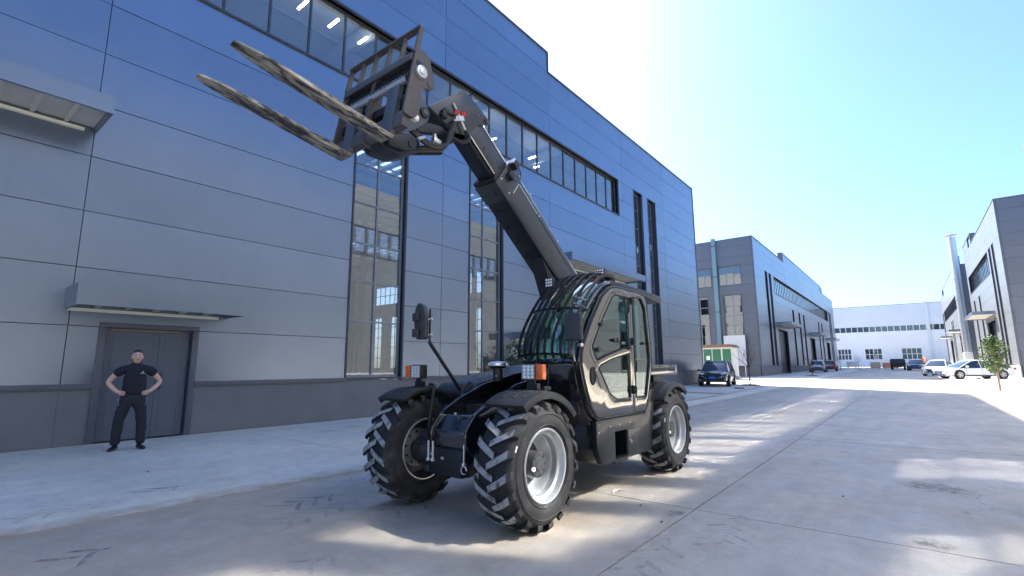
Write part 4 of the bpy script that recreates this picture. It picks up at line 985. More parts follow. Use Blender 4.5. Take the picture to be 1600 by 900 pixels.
def boom(T):
    A = R(37.4); d = Vector((math.cos(A), 0, math.sin(A))); n = Vector((-math.sin(A), 0, math.cos(A)))
    O = Vector((1.22, 0, 3.49))          # lower edge at the front collar of the outer section
    yc = -.05
    def P(s, h, y): return O+d*s+n*h+Vector((0, yc+y, 0))
    def sec(b, s0, s1, h0, h1, w, t=0):
        vs = [P(s, h, y) for s in (s0, s1) for h, y in ((h0, -w), (h0, w), (h1, w), (h1, -w))]
        b.add(vs, [(0,1,2,3), (7,6,5,4), (0,4,5,1), (1,5,6,2), (2,6,7,3), (3,7,4,0)])
    B = empty('boom', (0,0,0), 0, T)
    b = MB(); sec(b, -3.75, -.02, .0, .37, .145); b.build('outer_section', MATS['boom_grey'], B, bevel=.018)
    b = MB(); sec(b, -.12, .75, .045, .335, .118); b.build('inner_section', MATS['boom_grey'], B, bevel=.016)
    # underside plate, shade painted as dark colour, with bolt covers and lift bracket lobe
    b = MB(); sec(b, -1.55, -.0, -.045, -.002, .150); up = b.build('underside_plate', MATS['boom_dark'], B, bevel=.008)
    for k in range(6):
        for yy in (-.07, .07):
            if k > 1 and yy > 0: continue
            b = MB(); c = P(-.14-.24*k, -.047, yy); b.cyl(c, c-n*.012, .026 if k > 1 else .018, n=12); b.build('bolt_cover', MATS['black_satin'], up)
    # collar
    b = MB(); sec(b, -.26, .0, -.055, .40, .165); b.build('collar', MATS['boom_grey'], B, bevel=.014)
    b = MB(); sec(b, .0, .05, -.045, .05, .158); b.build('wear_pad', MATS['black_satin'], B, bevel=.01)
    # inner underside rail and edges
    b = MB(); sec(b, .05, .72, .005, .045, .100); b.build('inner_rail', MATS['boom_dark'], B, bevel=.006)
    for yy, hh in ((.122, .05), (.122, .33)):
        b = MB(); b.tube([P(.03, hh, yy), P(.74, hh, yy)], .006, 6); b.build('weld_edge', MATS['zinc'], B)
    # chrome pipes on top
    for yy in (.09, .06):
        b = MB(); b.tube([P(.0, .365, yy), P(.62, .355, yy)], .0125, 8); b.build('hydraulic_pipe', MATS['chrome'], B)
    b = MB(); b.tube([P(-3.0, .385, .12), P(-.3, .385, .12)], .012, 8); b.build('hydraulic_pipe', MATS['chrome'], B)
    # long slot plate on the left face
    b = MB(); sec(b, -1.9, -.32, -.03, .03, .152); b.build('lower_flange', MATS['boom_dark'], B, bevel=.008)
    b = MB(); sec(b, -2.4, -.75, .285, .297, .1475); b.build('pipe_groove', MATS['gasket'], B)
    b = MB(); sec(b, -.75, -.28, .30, .312, .149); sec(b, -.292, -.28, .12, .312, .149); b.build('stiffener', MATS['zinc'], B)
    for s, h in ((-.78, .30), (-1.25, .36), (-.5, .385)): b = MB(); b.cyl(P(s, h, .14), P(s, h, .162), .012, n=8); b.build('boom_bolt', MATS['bolt'], B)
    # lamp on the collar
    b = MB(); b.box(P(-.10, .20, .195), (.09, .06, .09), Matrix.Rotation(-A, 3, 'Y')); wl = b.build('boom_lamp', MATS['lamp_house'], B, bevel=.01)
    b = MB(); b.box(P(-.06, .36, .20), (.10, .07, .09), Matrix.Rotation(-A, 3, 'Y')); b.build('lamp_body', MATS['lamp_house'], wl, bevel=.012)
    b = MB(); b.box(P(-.005, .36, .20), (.012, .055, .075), Matrix.Rotation(-A, 3, 'Y')); b.build('lens', MATS['lamp_white'], wl)
    b = MB(); b.tube(smooth_path([P(-.14, .18, .20), P(-.20, .22, .22), P(-.20, .32, .22), P(-.12, .37, .22)], 5), .007, 6); b.build('lamp_cable', MATS['hose'], wl)
    for s, h in ((-.03, .05), (-.03, .345), (-.22, .03), (-.22, .36)): b = MB(); b.cyl(P(s, h, .16), P(s, h, .176), .012, n=8); b.build('collar_bolt', MATS['bolt'], B)
    b = MB(); b.prism(rounded([(-.02, .345), (-.16, .46), (-.26, .44), (-.30, .36)], .03, 3), 'y', -.03, .03); o = b.build('cable_guide', MATS['black_satin'], B); o.location = O+Vector((0, yc+.10, 0)); o.rotation_euler = (0, -A, 0)
    # lift bracket and cylinder
    b = MB(); b.prism(rounded([(-1.10, -.01), (-1.60, -.26), (-1.78, -.36), (-1.88, -.33), (-1.88, -.22), (-1.60, .0)], [.02,.05,.08,.08,.06,.02], 4), 'y', -.10, .10); o = b.build('lift_bracket', MATS['boom_dark'], B, bevel=.012); o.location = O+Vector((0, yc+.03, 0)); o.rotation_euler = (0, -A, 0)
    q = P(-1.80, -.28, .0)
    b = MB(); b.cyl(q+Vector((0, -.12, 0)), q+Vector((0, .16, 0)), .045, n=20); b.build('bracket_pin', MATS['black_satin'], B)
    b = MB(); b.cyl(q, q.lerp(Vector((-.85, yc, .75)), .5), .038, n=16); b.build('cylinder_rod', MATS['chrome'], B)
    b = MB(); b.cyl(q.lerp(Vector((-.85, yc, .75)), .42), Vector((-.85, yc, .75)), .075, n=20); b.build('lift_cylinder', MATS['black_satin'], B)
    b = MB(); b.cyl(P(-3.55, .15, -.30), P(-3.55, .15, .30), .06, n=20); b.build('boom_pivot', MATS['black_satin'], B)
    b = MB(); b.prism([(-1.25, 1.3), (-1.95, 1.3), (-1.9, 1.85), (-1.6, 1.95), (-1.4, 1.85)], 'y', yc+.16, yc+.20); b.prism([(-1.25, 1.3), (-1.95, 1.3), (-1.9, 1.85), (-1.6, 1.95), (-1.4, 1.85)], 'y', yc-.20, yc-.16); b.build('boom_tower', MATS['black_satin'], B)
    # head: two gooseneck plates with a box between
    hp = rounded([(2.245, 3.935), (1.79, 4.315), (1.70, 4.325), (1.345, 4.155), (1.325, 4.115), (1.35, 4.095), (1.50, 4.04), (1.735, 3.83), (1.86, 3.80), (1.97, 3.83)], .015, 2)
    for y in (.125, -.125):
        b = MB(); b.prism(hp, 'y', yc+y-.016, yc+y+.016); b.build('head_plate', MATS['boom_grey'], B, bevel=.005)
    b = MB(); b.prism(offset_in(hp, .035), 'y', yc-.108, yc+.108); b.build('head_box', MATS['boom_dark'], B)
    b = MB(); b.cyl((1.395, yc-.14, 4.125), (1.395, yc+.155, 4.125), .032, n=18); b.build('head_pin', MATS['hub'], B)
    b = MB(); b.lathe([(.11, yc-.1), (.11, yc+.135)], (1.83, 0, 3.86), 'y', 24); b.build('head_roller', MATS['black_satin'], B)
    # hydraulic couplings and hoses
    HB = yc+.16
    b = MB(); b.tube([(1.93, HB, 4.10), (1.82, HB, 3.98)], .010, 8); b.cyl((1.865, HB-.02, 3.95), (1.865, HB+.04, 3.95), .03, n=12); b.box((1.86, HB+.01, 3.95), (.12, .05, .05), Matrix.Rotation(.4, 3, 'Y')); b.tube([(1.90, HB+.02, 3.93), (1.96, HB+.02, 3.86)], .016, 8); b.tube([(1.83, HB+.02, 3.93), (1.77, HB+.02, 3.85)], .016, 8); b.build('coupling', MATS['zinc'], B)
    for x, z in ((1.90, 3.995), (1.80, 4.015)): b = MB(); b.cyl((x, HB, z), (x-.02, HB+.03, z+.03), .024, n=12); b.build('dust_cap', MATS['red_cap'], B)
    b = MB(); b.cyl((2.04, HB-.03, 3.965), (2.04, HB+.03, 3.965), .03, n=14); b.box((2.06, HB, 3.92), (.06, .05, .08)); b.build('elbow', MATS['black_satin'], B, bevel=.006)
    b = MB(); b.tube([(1.90, HB, 3.985), (2.02, HB, 3.965), (2.10, HB, 3.90)], .018, 8); b.build('elbow_pipe', MATS['hose'], B)
    for k in range(2):
        o_ = .03*k
        b = MB(); b.tube(smooth_path([(1.955, HB+.02+o_, 3.865), (1.985+o_, HB+.04, 3.72), (2.06+o_*.5, HB+.03, 3.585-o_), (2.22, HB, 3.545-o_), (2.40, HB-.04, 3.62-o_), (2.50, HB-.10, 3.72-o_)], 8), .021, 10); b.build('hose', MATS['hose'], B)
    b = MB(); b.tube(smooth_path([(1.77, HB+.02, 3.85), (1.74, HB+.05, 3.77), (1.80, HB+.02, 3.71), (1.90, HB-.04, 3.74)], 8), .021, 10); b.build('hose', MATS['hose'], B)
    # ---- carriage
    K = empty('fork_carriage', (0,0,0), 0, T)
    ca = R(10); u = Vector((math.cos(ca), 0, math.sin(ca))); v = Vector((-math.sin(ca), 0, math.cos(ca))); Q = Vector((2.86, 0, 3.315))
    M = Matrix.Translation(Q) @ Matrix.Rotation(-ca, 4, 'Y')          # local (u, y, v)
    def part(name, b, m, **k):
        o = b.build(name, MATS[m], K, **k); o.matrix_local = M; return o
    cc = -.085; yn, yf = .44, -.605; M0 = M; M = M @ Matrix.Translation((.035, 0, -.07))
    plate = [(-.028, .255), (-.02, .29), (-.028, .90), (-.075, .945), (-.16, .945), (-.20, .90), (-.275, .735), (-.285, .66), (-.25, .615), (-.20, .615), (-.165, .57), (-.175, .46), (-.155, .42), (-.175, .33), (-.14, .26)]
    for y in (yn, yf):
        b = MB(); b.prism(rounded(plate, .02, 2), 'y', y-.013, y+.013); part('end_plate', b, 'carriage', bevel=.003, seg=1)
        s = 1 if y == yn else -1
        b = MB(); b.lathe([(.0, .03), (.032, .03), (.034, .026)], (0,0,0), 'y', 20); b = MB(); b.cyl((-.115, y, .715), (-.115, y+s*.045, .715), .058, n=28); part('pin_collar', b, 'galv', bevel=.008)
        b = MB(); b.cyl((-.115, y+s*.045, .715), (-.115, y+s*.055, .715), .032, n=24); part('pin', b, 'zinc', bevel=.004)
        b = MB(); b.cyl((-.245, y, .675), (-.245, y+s*.02, .675), .040, n=24); part('cover_disc', b, 'carriage', bevel=.005)
        b = MB(); b.box((-.09, y+s*.0135, .79), (.07, .004, .05)); part('slot', b, 'gasket')
    b = MB(); b.box2((-.11, yf+.013, .855), (-.025, yn-.013, .875)); b.box2((-.028, yf+.013, .80), (-.012, yn-.013, .875)); part('top_rail', b, 'carriage', bevel=.003)
    b = MB(); b.box2((-.13, yf+.013, .70), (-.06, yn-.013, .80)); rk = part('rack_rail', b, 'black_satin')
    for i in range(26):
        y = yf+.05+(yn-yf-.1)*i/25
        b = MB(); b.box((-.055, y, .70), (.012, .013, .02)); part('rack_tooth', b, 'lug_worn')
    b = MB(); b.cyl((-.05, yf+.02, .635), (-.05, yn-.02, .635), .028, n=20); part('fork_shaft', b, 'galv')
    for y in (yf+.03, yn-.03): b = MB(); b.cyl((-.05, y-.012, .635), (-.05, y+.012, .635), .045, n=20); part('shaft_collar', b, 'black_satin')
    b = MB(); b.box2((-.14, yf+.013, .42), (-.08, yn-.013, .50)); part('middle_rail', b, 'black_satin', bevel=.006)
    b = MB(); b.box2((-.12, yf+.013, .16), (-.045, yn-.013, .30)); part('bottom_rail', b, 'carriage', bevel=.006)
    b = MB(); b.box2((-.15, cc-.045, .14), (-.03, cc-.025, .86)); b.box2((-.044, cc-.06, .14), (-.03, cc-.01, .86)); part('centre_plate', b, 'carriage', bevel=.004)
    # back guard
    b = MB(); b.box2((-.075, yf-.012, 1.145), (-.015, yn+.012, 1.165)); part('guard_rail', b, 'carriage', bevel=.003)
    for i in range(6):
        y = yf+(yn-yf)*i/5
        b = MB(); b.prism([(-.02, .88), (-.065, .88), (-.07, 1.146), (-.03, 1.146)], 'y', y-.006 if i not in (0, 5) else y-.012, y+.006 if i not in (0, 5) else y+.012); part('guard_slat', b, 'carriage')
    # link bracket between carriage and boom head, tilt cylinder
    M = M0
    for y in (cc+.19, cc-.19):
        b = MB(); b.prism(rounded([(-.14, .26), (-.18, .62), (-.25, .72), (-.38, .745), (-.50, .64), (-.505, .54), (-.37, .36), (-.20, .22)], .04, 3), 'y', y-.014, y+.014); part('link_plate', b, 'link_grey', bevel=.004)
        b = MB(); s = 1 if y > cc else -1
        b.cyl((-.44, y, .59), (-.44, y+s*.035, .59), .055, n=24); part('link_pin', b, 'black_satin', bevel=.006)
        b = MB(); b.lathe([(.0, .001), (.02, .001), (.024, 0), (.03, 0)], (-.44, y+s*.037, .59), 'y', 20); b.cyl((-.44, y+s*.034, .59), (-.44, y+s*.040, .59), .022, n=20); part('link_pin_cap', b, 'link_grey')
    b = MB(); b.prism(rounded([(-.07, .10), (-.12, .28), (-.50, .34), (-.52, .22), (-.34, .09), (-.14, .05)], .03, 3), 'y', cc-.13, cc+.13); part('tilt_cradle', b, 'boom_dark', bevel=.012)
    b = MB(); b.prism(rounded([(-.12, .17), (-.33, .31), (-.43, .29), (-.435, .20), (-.33, .115), (-.14, .07)], .03, 3), 'y', cc+.13, cc+.19); part('tilt_lug', b, 'boom_dark', bevel=.008)
    b = MB(); b.cyl((-.365, cc+.12, .21), (-.365, cc+.20, .21), .032, n=20); part('tilt_pin', b, 'black_satin')
    b = MB(); b.cyl((-.40, cc, .22), (-.86, cc, .48), .05, n=20); part('tilt_cylinder', b, 'black_satin')
    b = MB(); b.tube([(-.42, cc+.20, .29), (-.50, cc+.19, .36)], .018, 8); part('coupling', b, 'zinc')
    b = MB(); b.box((-.66, cc+.18, .41), (.10, .05, .05)); b.cyl((-.66, cc+.18, .41), (-.60, cc+.20, .46), .02, n=10); part('coupling', b, 'zinc', bevel=.006)
    b = MB(); b.prism(rounded([(-.40, .50), (-.68, .60), (-.80, .60), (-.62, .48), (-.42, .38)], .02, 2), 'y', cc+.10, cc+.18); part('arm_plate', b, 'boom_dark', bevel=.006)
    b = MB(); b.box((-.135, yn-.03, .235), (.07, .05, .05)); part('valve_block', b, 'cream', bevel=.008)
    # ---- forks: shank plus tapered tine
    for y in (.225, -.375):
        f = MB(); w = .074
        b = MB()
        prof = [(-.045, .66), (0, .66), (0, .052), (.004, .045), (.55, .040), (1.10, .018), (1.245, .010), (1.245, .0), (.0, -.004), (-.03, .004), (-.045, .03)]
        # tapered in plan at the tip
        vs = []; 
        for sgn in (-1, 1):
            for (a, c) in prof:
                ww = w if a < 1.02 else w*(1-.62*((a-1.02)/.225)**1.4)
                vs.append((a, y+sgn*ww, c))
        m = len(prof); fs = [tuple(range(m))[::-1], tuple(range(m, 2*m))]+[(i, (i+1) % m, m+(i+1) % m, m+i) for i in range(m)]
        # split: tine (worn) and shank (dark)
        tine = [(0.0, -.004), (-.03, .004), (-.045, .03), (-.045, .07), (0, .07), (.004, .045), (.28, .043), (.55, .040), (.80, .031), (1.02, .023), (1.10, .018), (1.19, .013), (1.245, .009), (1.245, .0)]
        vs = []
        xs = [-.045, -.03, 0, .28, .55, .80, 1.02, 1.12, 1.19, 1.235, 1.25]
        topz = lambda a: .08 if a < .0 else (.044-.004*a/.55 if a < .55 else .040-.026*(a-.55)/.70)
        botz = lambda a: .03 if a < -.04 else (.004 if a < -.02 else 0)
        wid = lambda a: w if a < 1.02 else w*(1-.52*((a-1.02)/.23)**1.8)
        tb = MB(); rings = []
        for a in xs: rings.append([(a, y-wid(a), botz(a)), (a, y+wid(a), botz(a)), (a, y+wid(a), topz(a)), (a, y-wid(a), topz(a))])
        vs = [q for r_ in rings for q in r_]; fs = []
        for i in range(len(xs)-1):
            o_ = i*4
            for k in range(4): fs.append((o_+k, o_+(k+1) % 4, o_+4+(k+1) % 4, o_+4+k))
        fs += [(0,1,2,3), tuple(range(len(vs)-4, len(vs)))[::-1]]
        tb.add(vs, fs); part('fork_tine', tb, 'fork_worn', bevel=.0025, seg=1, ang=20)
        sb = MB(); sb.box2((-.047, y-w-.002, .045), (.001, y+w+.002, .60)); part('fork_shank', sb, 'link_grey', bevel=.008)
        b = MB(); b.box2((-.10, y-w-.01, .50), (-.045, y+w+.01, .62)); part('fork_eye', b, 'boom_dark', bevel=.012)
telehandler()

# ------------------------------------------------------------------ person
def skin_geo(vs, es, rad, root=0, sub=2):
    me = bpy.data.meshes.new('sk'); me.from_pydata([Vector(v) for v in vs], es, []); o = bpy.data.objects.new('sk', me); COL.objects.link(o)
    o.modifiers.new('s', 'SKIN'); sv = me.skin_vertices[0].data
    for i, r in enumerate(rad): sv[i].radius = (r, r) if not isinstance(r, tuple) else r; sv[i].use_root = (i == root)
    ss = o.modifiers.new('u', 'SUBSURF'); ss.levels = sub; ss.render_levels = sub
    dg = bpy.context.evaluated_depsgraph_get(); ev = o.evaluated_get(dg); m2 = ev.to_mesh()
    r = ([v.co.copy() for v in m2.vertices], [tuple(p.vertices) for p in m2.polygons]); ev.to_mesh_clear()
    bpy.data.objects.remove(o); bpy.data.meshes.remove(me)
    return r
def person():
    P = empty('person', (2.80, 10.86, 0), R(-14.4))
    tag(P, 'man in black t-shirt and dark trousers, hands on hips before the grey door', 'person')
    # faces local -y ; +x is his left hand side (right in the picture)
    V0 = [(0,.0,.94), (0,.005,1.08), (0,.0,1.24), (0,.01,1.38), (0,.012,1.46), (0,.0,1.53), (0,-.005,1.60)]
    E0 = [(i, i+1) for i in range(6)]
    R0 = [(.135,.09), (.120,.085), (.130,.085), (.110,.075), (.055,.052), (.052,.052), (.055,.055)]
    def limb(at, pts, rs):
        prev = at
        for p, r in zip(pts, rs): V0.append(p); R0.append(r); E0.append((prev, len(V0)-1)); prev = len(V0)-1
        return prev
    for s in (-1, 1):
        limb(3, [(s*.135, .012, 1.405), (s*.205, .015, 1.375), (s*.315, .035, 1.255), (s*.375, .05, 1.165), (s*.31, -.02, 1.075), (s*.235, -.075, 1.005), (s*.195, -.10, .985)], [.055, .056, .050, .043, .041, .030, (.020,.032)])
        limb(0, [(s*.105, 0, .86), (s*.13, -.01, .68), (s*.15+(.01 if s > 0 else -.02), -.015, .50), (s*.16+(.0 if s > 0 else -.025), .0, .28), (s*.165+(.0 if s > 0 else -.03), .02, .09)], [.090, .082, .062, .054, .038])
    vs, fs = skin_geo(V0, E0, R0)
    b = MB(); b.add(vs, fs, True)
    for s in (-1, 1):        # hands resting on the hips: palm with four fingers forward and the thumb behind
        w0 = Vector((s*.205, -.095, .99))
        for k, (ln, dz) in enumerate(((.075, .030), (.085, .010), (.080, -.010), (.062, -.030))):
            b.tube([w0+Vector((0, 0, dz)), w0+Vector((-s*.025, -.018, dz-.008)), w0+Vector((-s*(.03+ln*.5), -.020, dz-.018)), w0+Vector((-s*(.025+ln*.8), -.010, dz-.026))], [.0095, .009, .0085, .006], 6)
        b.tube([w0+Vector((s*.01, .01, .03)), w0+Vector((0, .045, .025)), w0+Vector((-s*.02, .075, .01))], [.012, .011, .008], 6)
    b.build('body', MATS['skin'], P, ang=80)
    # shirt
    Vs = [(0,.0,.90), (0,.003,1.06), (0,.0,1.24), (0,.01,1.37), (0,.012,1.455), (0,.008,1.495)]; Es = [(0,1),(1,2),(2,3),(3,4),(4,5)]; Rs = [(.192,.138), (.186,.136), (.190,.132), (.175,.118), (.110,.085), (.066,.064)]
    for s in (-1, 1):
        n = len(Vs); Vs += [(s*.13, .012, 1.405), (s*.215, .016, 1.372), (s*.300, .03, 1.275)]; Rs += [.092, .088, .080]; Es += [(3, n), (n, n+1), (n+1, n+2)]
    vs, fs = skin_geo(Vs, Es, Rs)
    def wr(p):   # soft folds
        f = noise.noise(Vector((p.x*9, p.y*9, p.z*14)))*.013*(1 if p.z < 1.34 else .4)
        return Vector((p.x*(1+f*3), p.y+f, p.z+f*.3))
    b = MB(); b.add([wr(p) for p in vs], fs, True); sh = b.build('shirt', MATS['shirt'], P, ang=80)
    b = MB(); b.tube([(.068*math.cos(t), .006-.066*math.sin(t), 1.512-.022*max(0, math.sin(t))) for t in [2*math.pi*i/20 for i in range(20)]], .008, 6, closed=True); b.build('collar', MATS['shirt'], sh)
    b = MB()
    for i, (x, z) in enumerate(((.075, 1.318), (.093, 1.316), (.111, 1.317), (.128, 1.315))): b.box((x, -.138+.0, z), (.011, .012, .012))
    b.lathe([(0, -.003), (.008, -.003), (.010, 0)], (.100, -.138, 1.342), 'y', 10)
    b.build('chest_print', MATS['white_print'], sh)
    # trousers
    Vt = [(0,.0,1.0), (0,.0,.91)]; Et = [(0,1)]; Rt = [(.165,.115), (.172,.125)]
    for s in (-1, 1):
        n = len(Vt); k = -.02 if s < 0 else .01
        Vt += [(s*.10, 0, .83), (s*.128, -.008, .68), (s*.148+k, -.012, .50), (s*.158+k, .004, .28), (s*.163+k, .012, .07)]; Rt += [.112, .100, .084, .078, .076]
        Et += [(1, n), (n, n+1), (n+1, n+2), (n+2, n+3), (n+3, n+4)]
    vs, fs = skin_geo(Vt, Et, Rt, 1)
    def wt(p):
        f = noise.noise(Vector((p.x*7, p.y*7, p.z*16+3)))*.014
        return Vector((p.x+f*.8, p.y+f, max(p.z, .035)))
    b = MB(); b.add([wt(p) for p in vs], fs, True); tr = b.build('trousers', MATS['trousers'], P, ang=80)
    for s in (-1, 1):
        for z in (.86, .82, .78): b = MB(); b.box((s*(.205-(.86-z)*.2), -.075, z), (.006, .008, .018)); b.build('pocket_stud', MATS['white_print'], tr)
    # shoes
    for s in (-1, 1):
        x = s*.165+(-.03 if s < 0 else .01); tn = s*.35
        prof = [(-.10, .075, .030), (-.06, .085, .036), (.0, .075, .040), (.08, .055, .045), (.14, .045, .040), (.175, .030, .022)]
        vs = []; fs = []; n = 10
        for (l, h, w) in prof:
            for i in range(n):
                t = 2*math.pi*i/n; vs.append(Vector((w*math.cos(t), -l, max(.0, h/2+h/2*math.sin(t)))))
        for i in range(len(prof)-1):
            for k in range(n): fs.append((i*n+k, i*n+(k+1) % n, (i+1)*n+(k+1) % n, (i+1)*n+k))
        fs += [tuple(range(n))[::-1], tuple(range(len(vs)-n, len(vs)))]
        Mz = Matrix.Rotation(tn, 3, 'Z'); b = MB(); b.add([Mz @ v+Vector((x, .02, .004)) for v in vs], fs, True); b.build('shoe', MATS['shoe'], P, ang=60)
    # head
    H = empty('head', (0, -.012, 1.615), 0, P)
    def headpt(th, ph):      # th 0..pi from top
        x = math.sin(th)*math.cos(ph); y = math.sin(th)*math.sin(ph); z = math.cos(th)
        w = .079; d = .096; h = .116
        jaw = 1.0 if z > -.1 else 1-.30*((-z-.1)/.9)**1.3
        p = Vector((x*w*jaw, y*d*(jaw if y < 0 else jaw*.95), z*h))
        if y < 0:
            p.y *= .93                                         # flatter face
            p.y -= .012*math.exp(-((p.z+.010)/.020)**2-(p.x/.011)**2)*1.5   # nose
            p.y += .006*math.exp(-((p.z-.015)/.012)**2-((abs(p.x)-.030)/.014)**2)   # eye sockets
            p.y -= .004*math.exp(-((p.z+.050)/.014)**2-(p.x/.026)**2)      # mouth
            p.y -= .005*math.exp(-((p.z+.092)/.016)**2-(p.x/.022)**2)      # chin
            p.x *= 1+.05*math.exp(-((p.z+.030)/.03)**2)                   # cheeks
        return p
    nt_, np_ = 28, 36; vs = [headpt(math.pi*i/nt_, 2*math.pi*k/np_) for i in range(nt_+1) for k in range(np_)]
    fs = [(i*np_+k, i*np_+(k+1) % np_, (i+1)*np_+(k+1) % np_, (i+1)*np_+k) for i in range(nt_) for k in range(np_)]
    b = MB(); b.add(vs, fs, True)
    for s in (-1, 1):
        b.lathe([(.0, .010), (.010, .012), (.018, .008), (.020, 0), (.012, -.006)], (0,0,0), 'x', 12)
        k = 5*12
        for i in range(len(b.v)-k, len(b.v)):
            x, y, z = b.v[i]; b.v[i] = (s*(.078+x*.9), .010+y*.75+.0, -.012+z*1.5)
    b.build('face', MATS['skin'], H, ang=80, weld=True)
    hv = [p*1.045+Vector((0, .006, .004)) for p in vs]
    keep = [f for f in fs if all((hv[i].z > .045+.030*max(0, -hv[i].y/.09)) or (hv[i].y > .022 and hv[i].z > -.045) for i in f)]
    b = MB(); b.add(hv, keep, True); hr = b.build('hair', MATS['hair'], H, ang=80)
    for s in (-1, 1):
        b = MB(); b.tube([(s*.016, -.0845, .014), (s*.030, -.083, .016), (s*.043, -.076, .013)], [.0022, .0034, .002], 6); b.build('eye', MATS['eye_dark'], H)
        b = MB(); b.tube([(s*.012, -.090, .032), (s*.030, -.087, .037), (s*.050, -.074, .031)], [.002, .0036, .002], 6); b.build('eyebrow', MATS['hair'], H)
    b = MB(); b.tube([(-.026, -.084, -.046), (-.012, -.0915, -.051), (0, -.0925, -.052), (.012, -.0915, -.051), (.026, -.084, -.046)], [.002, .0045, .005, .0045, .002], 6); b.build('mouth', MATS['lip'], H)
person()

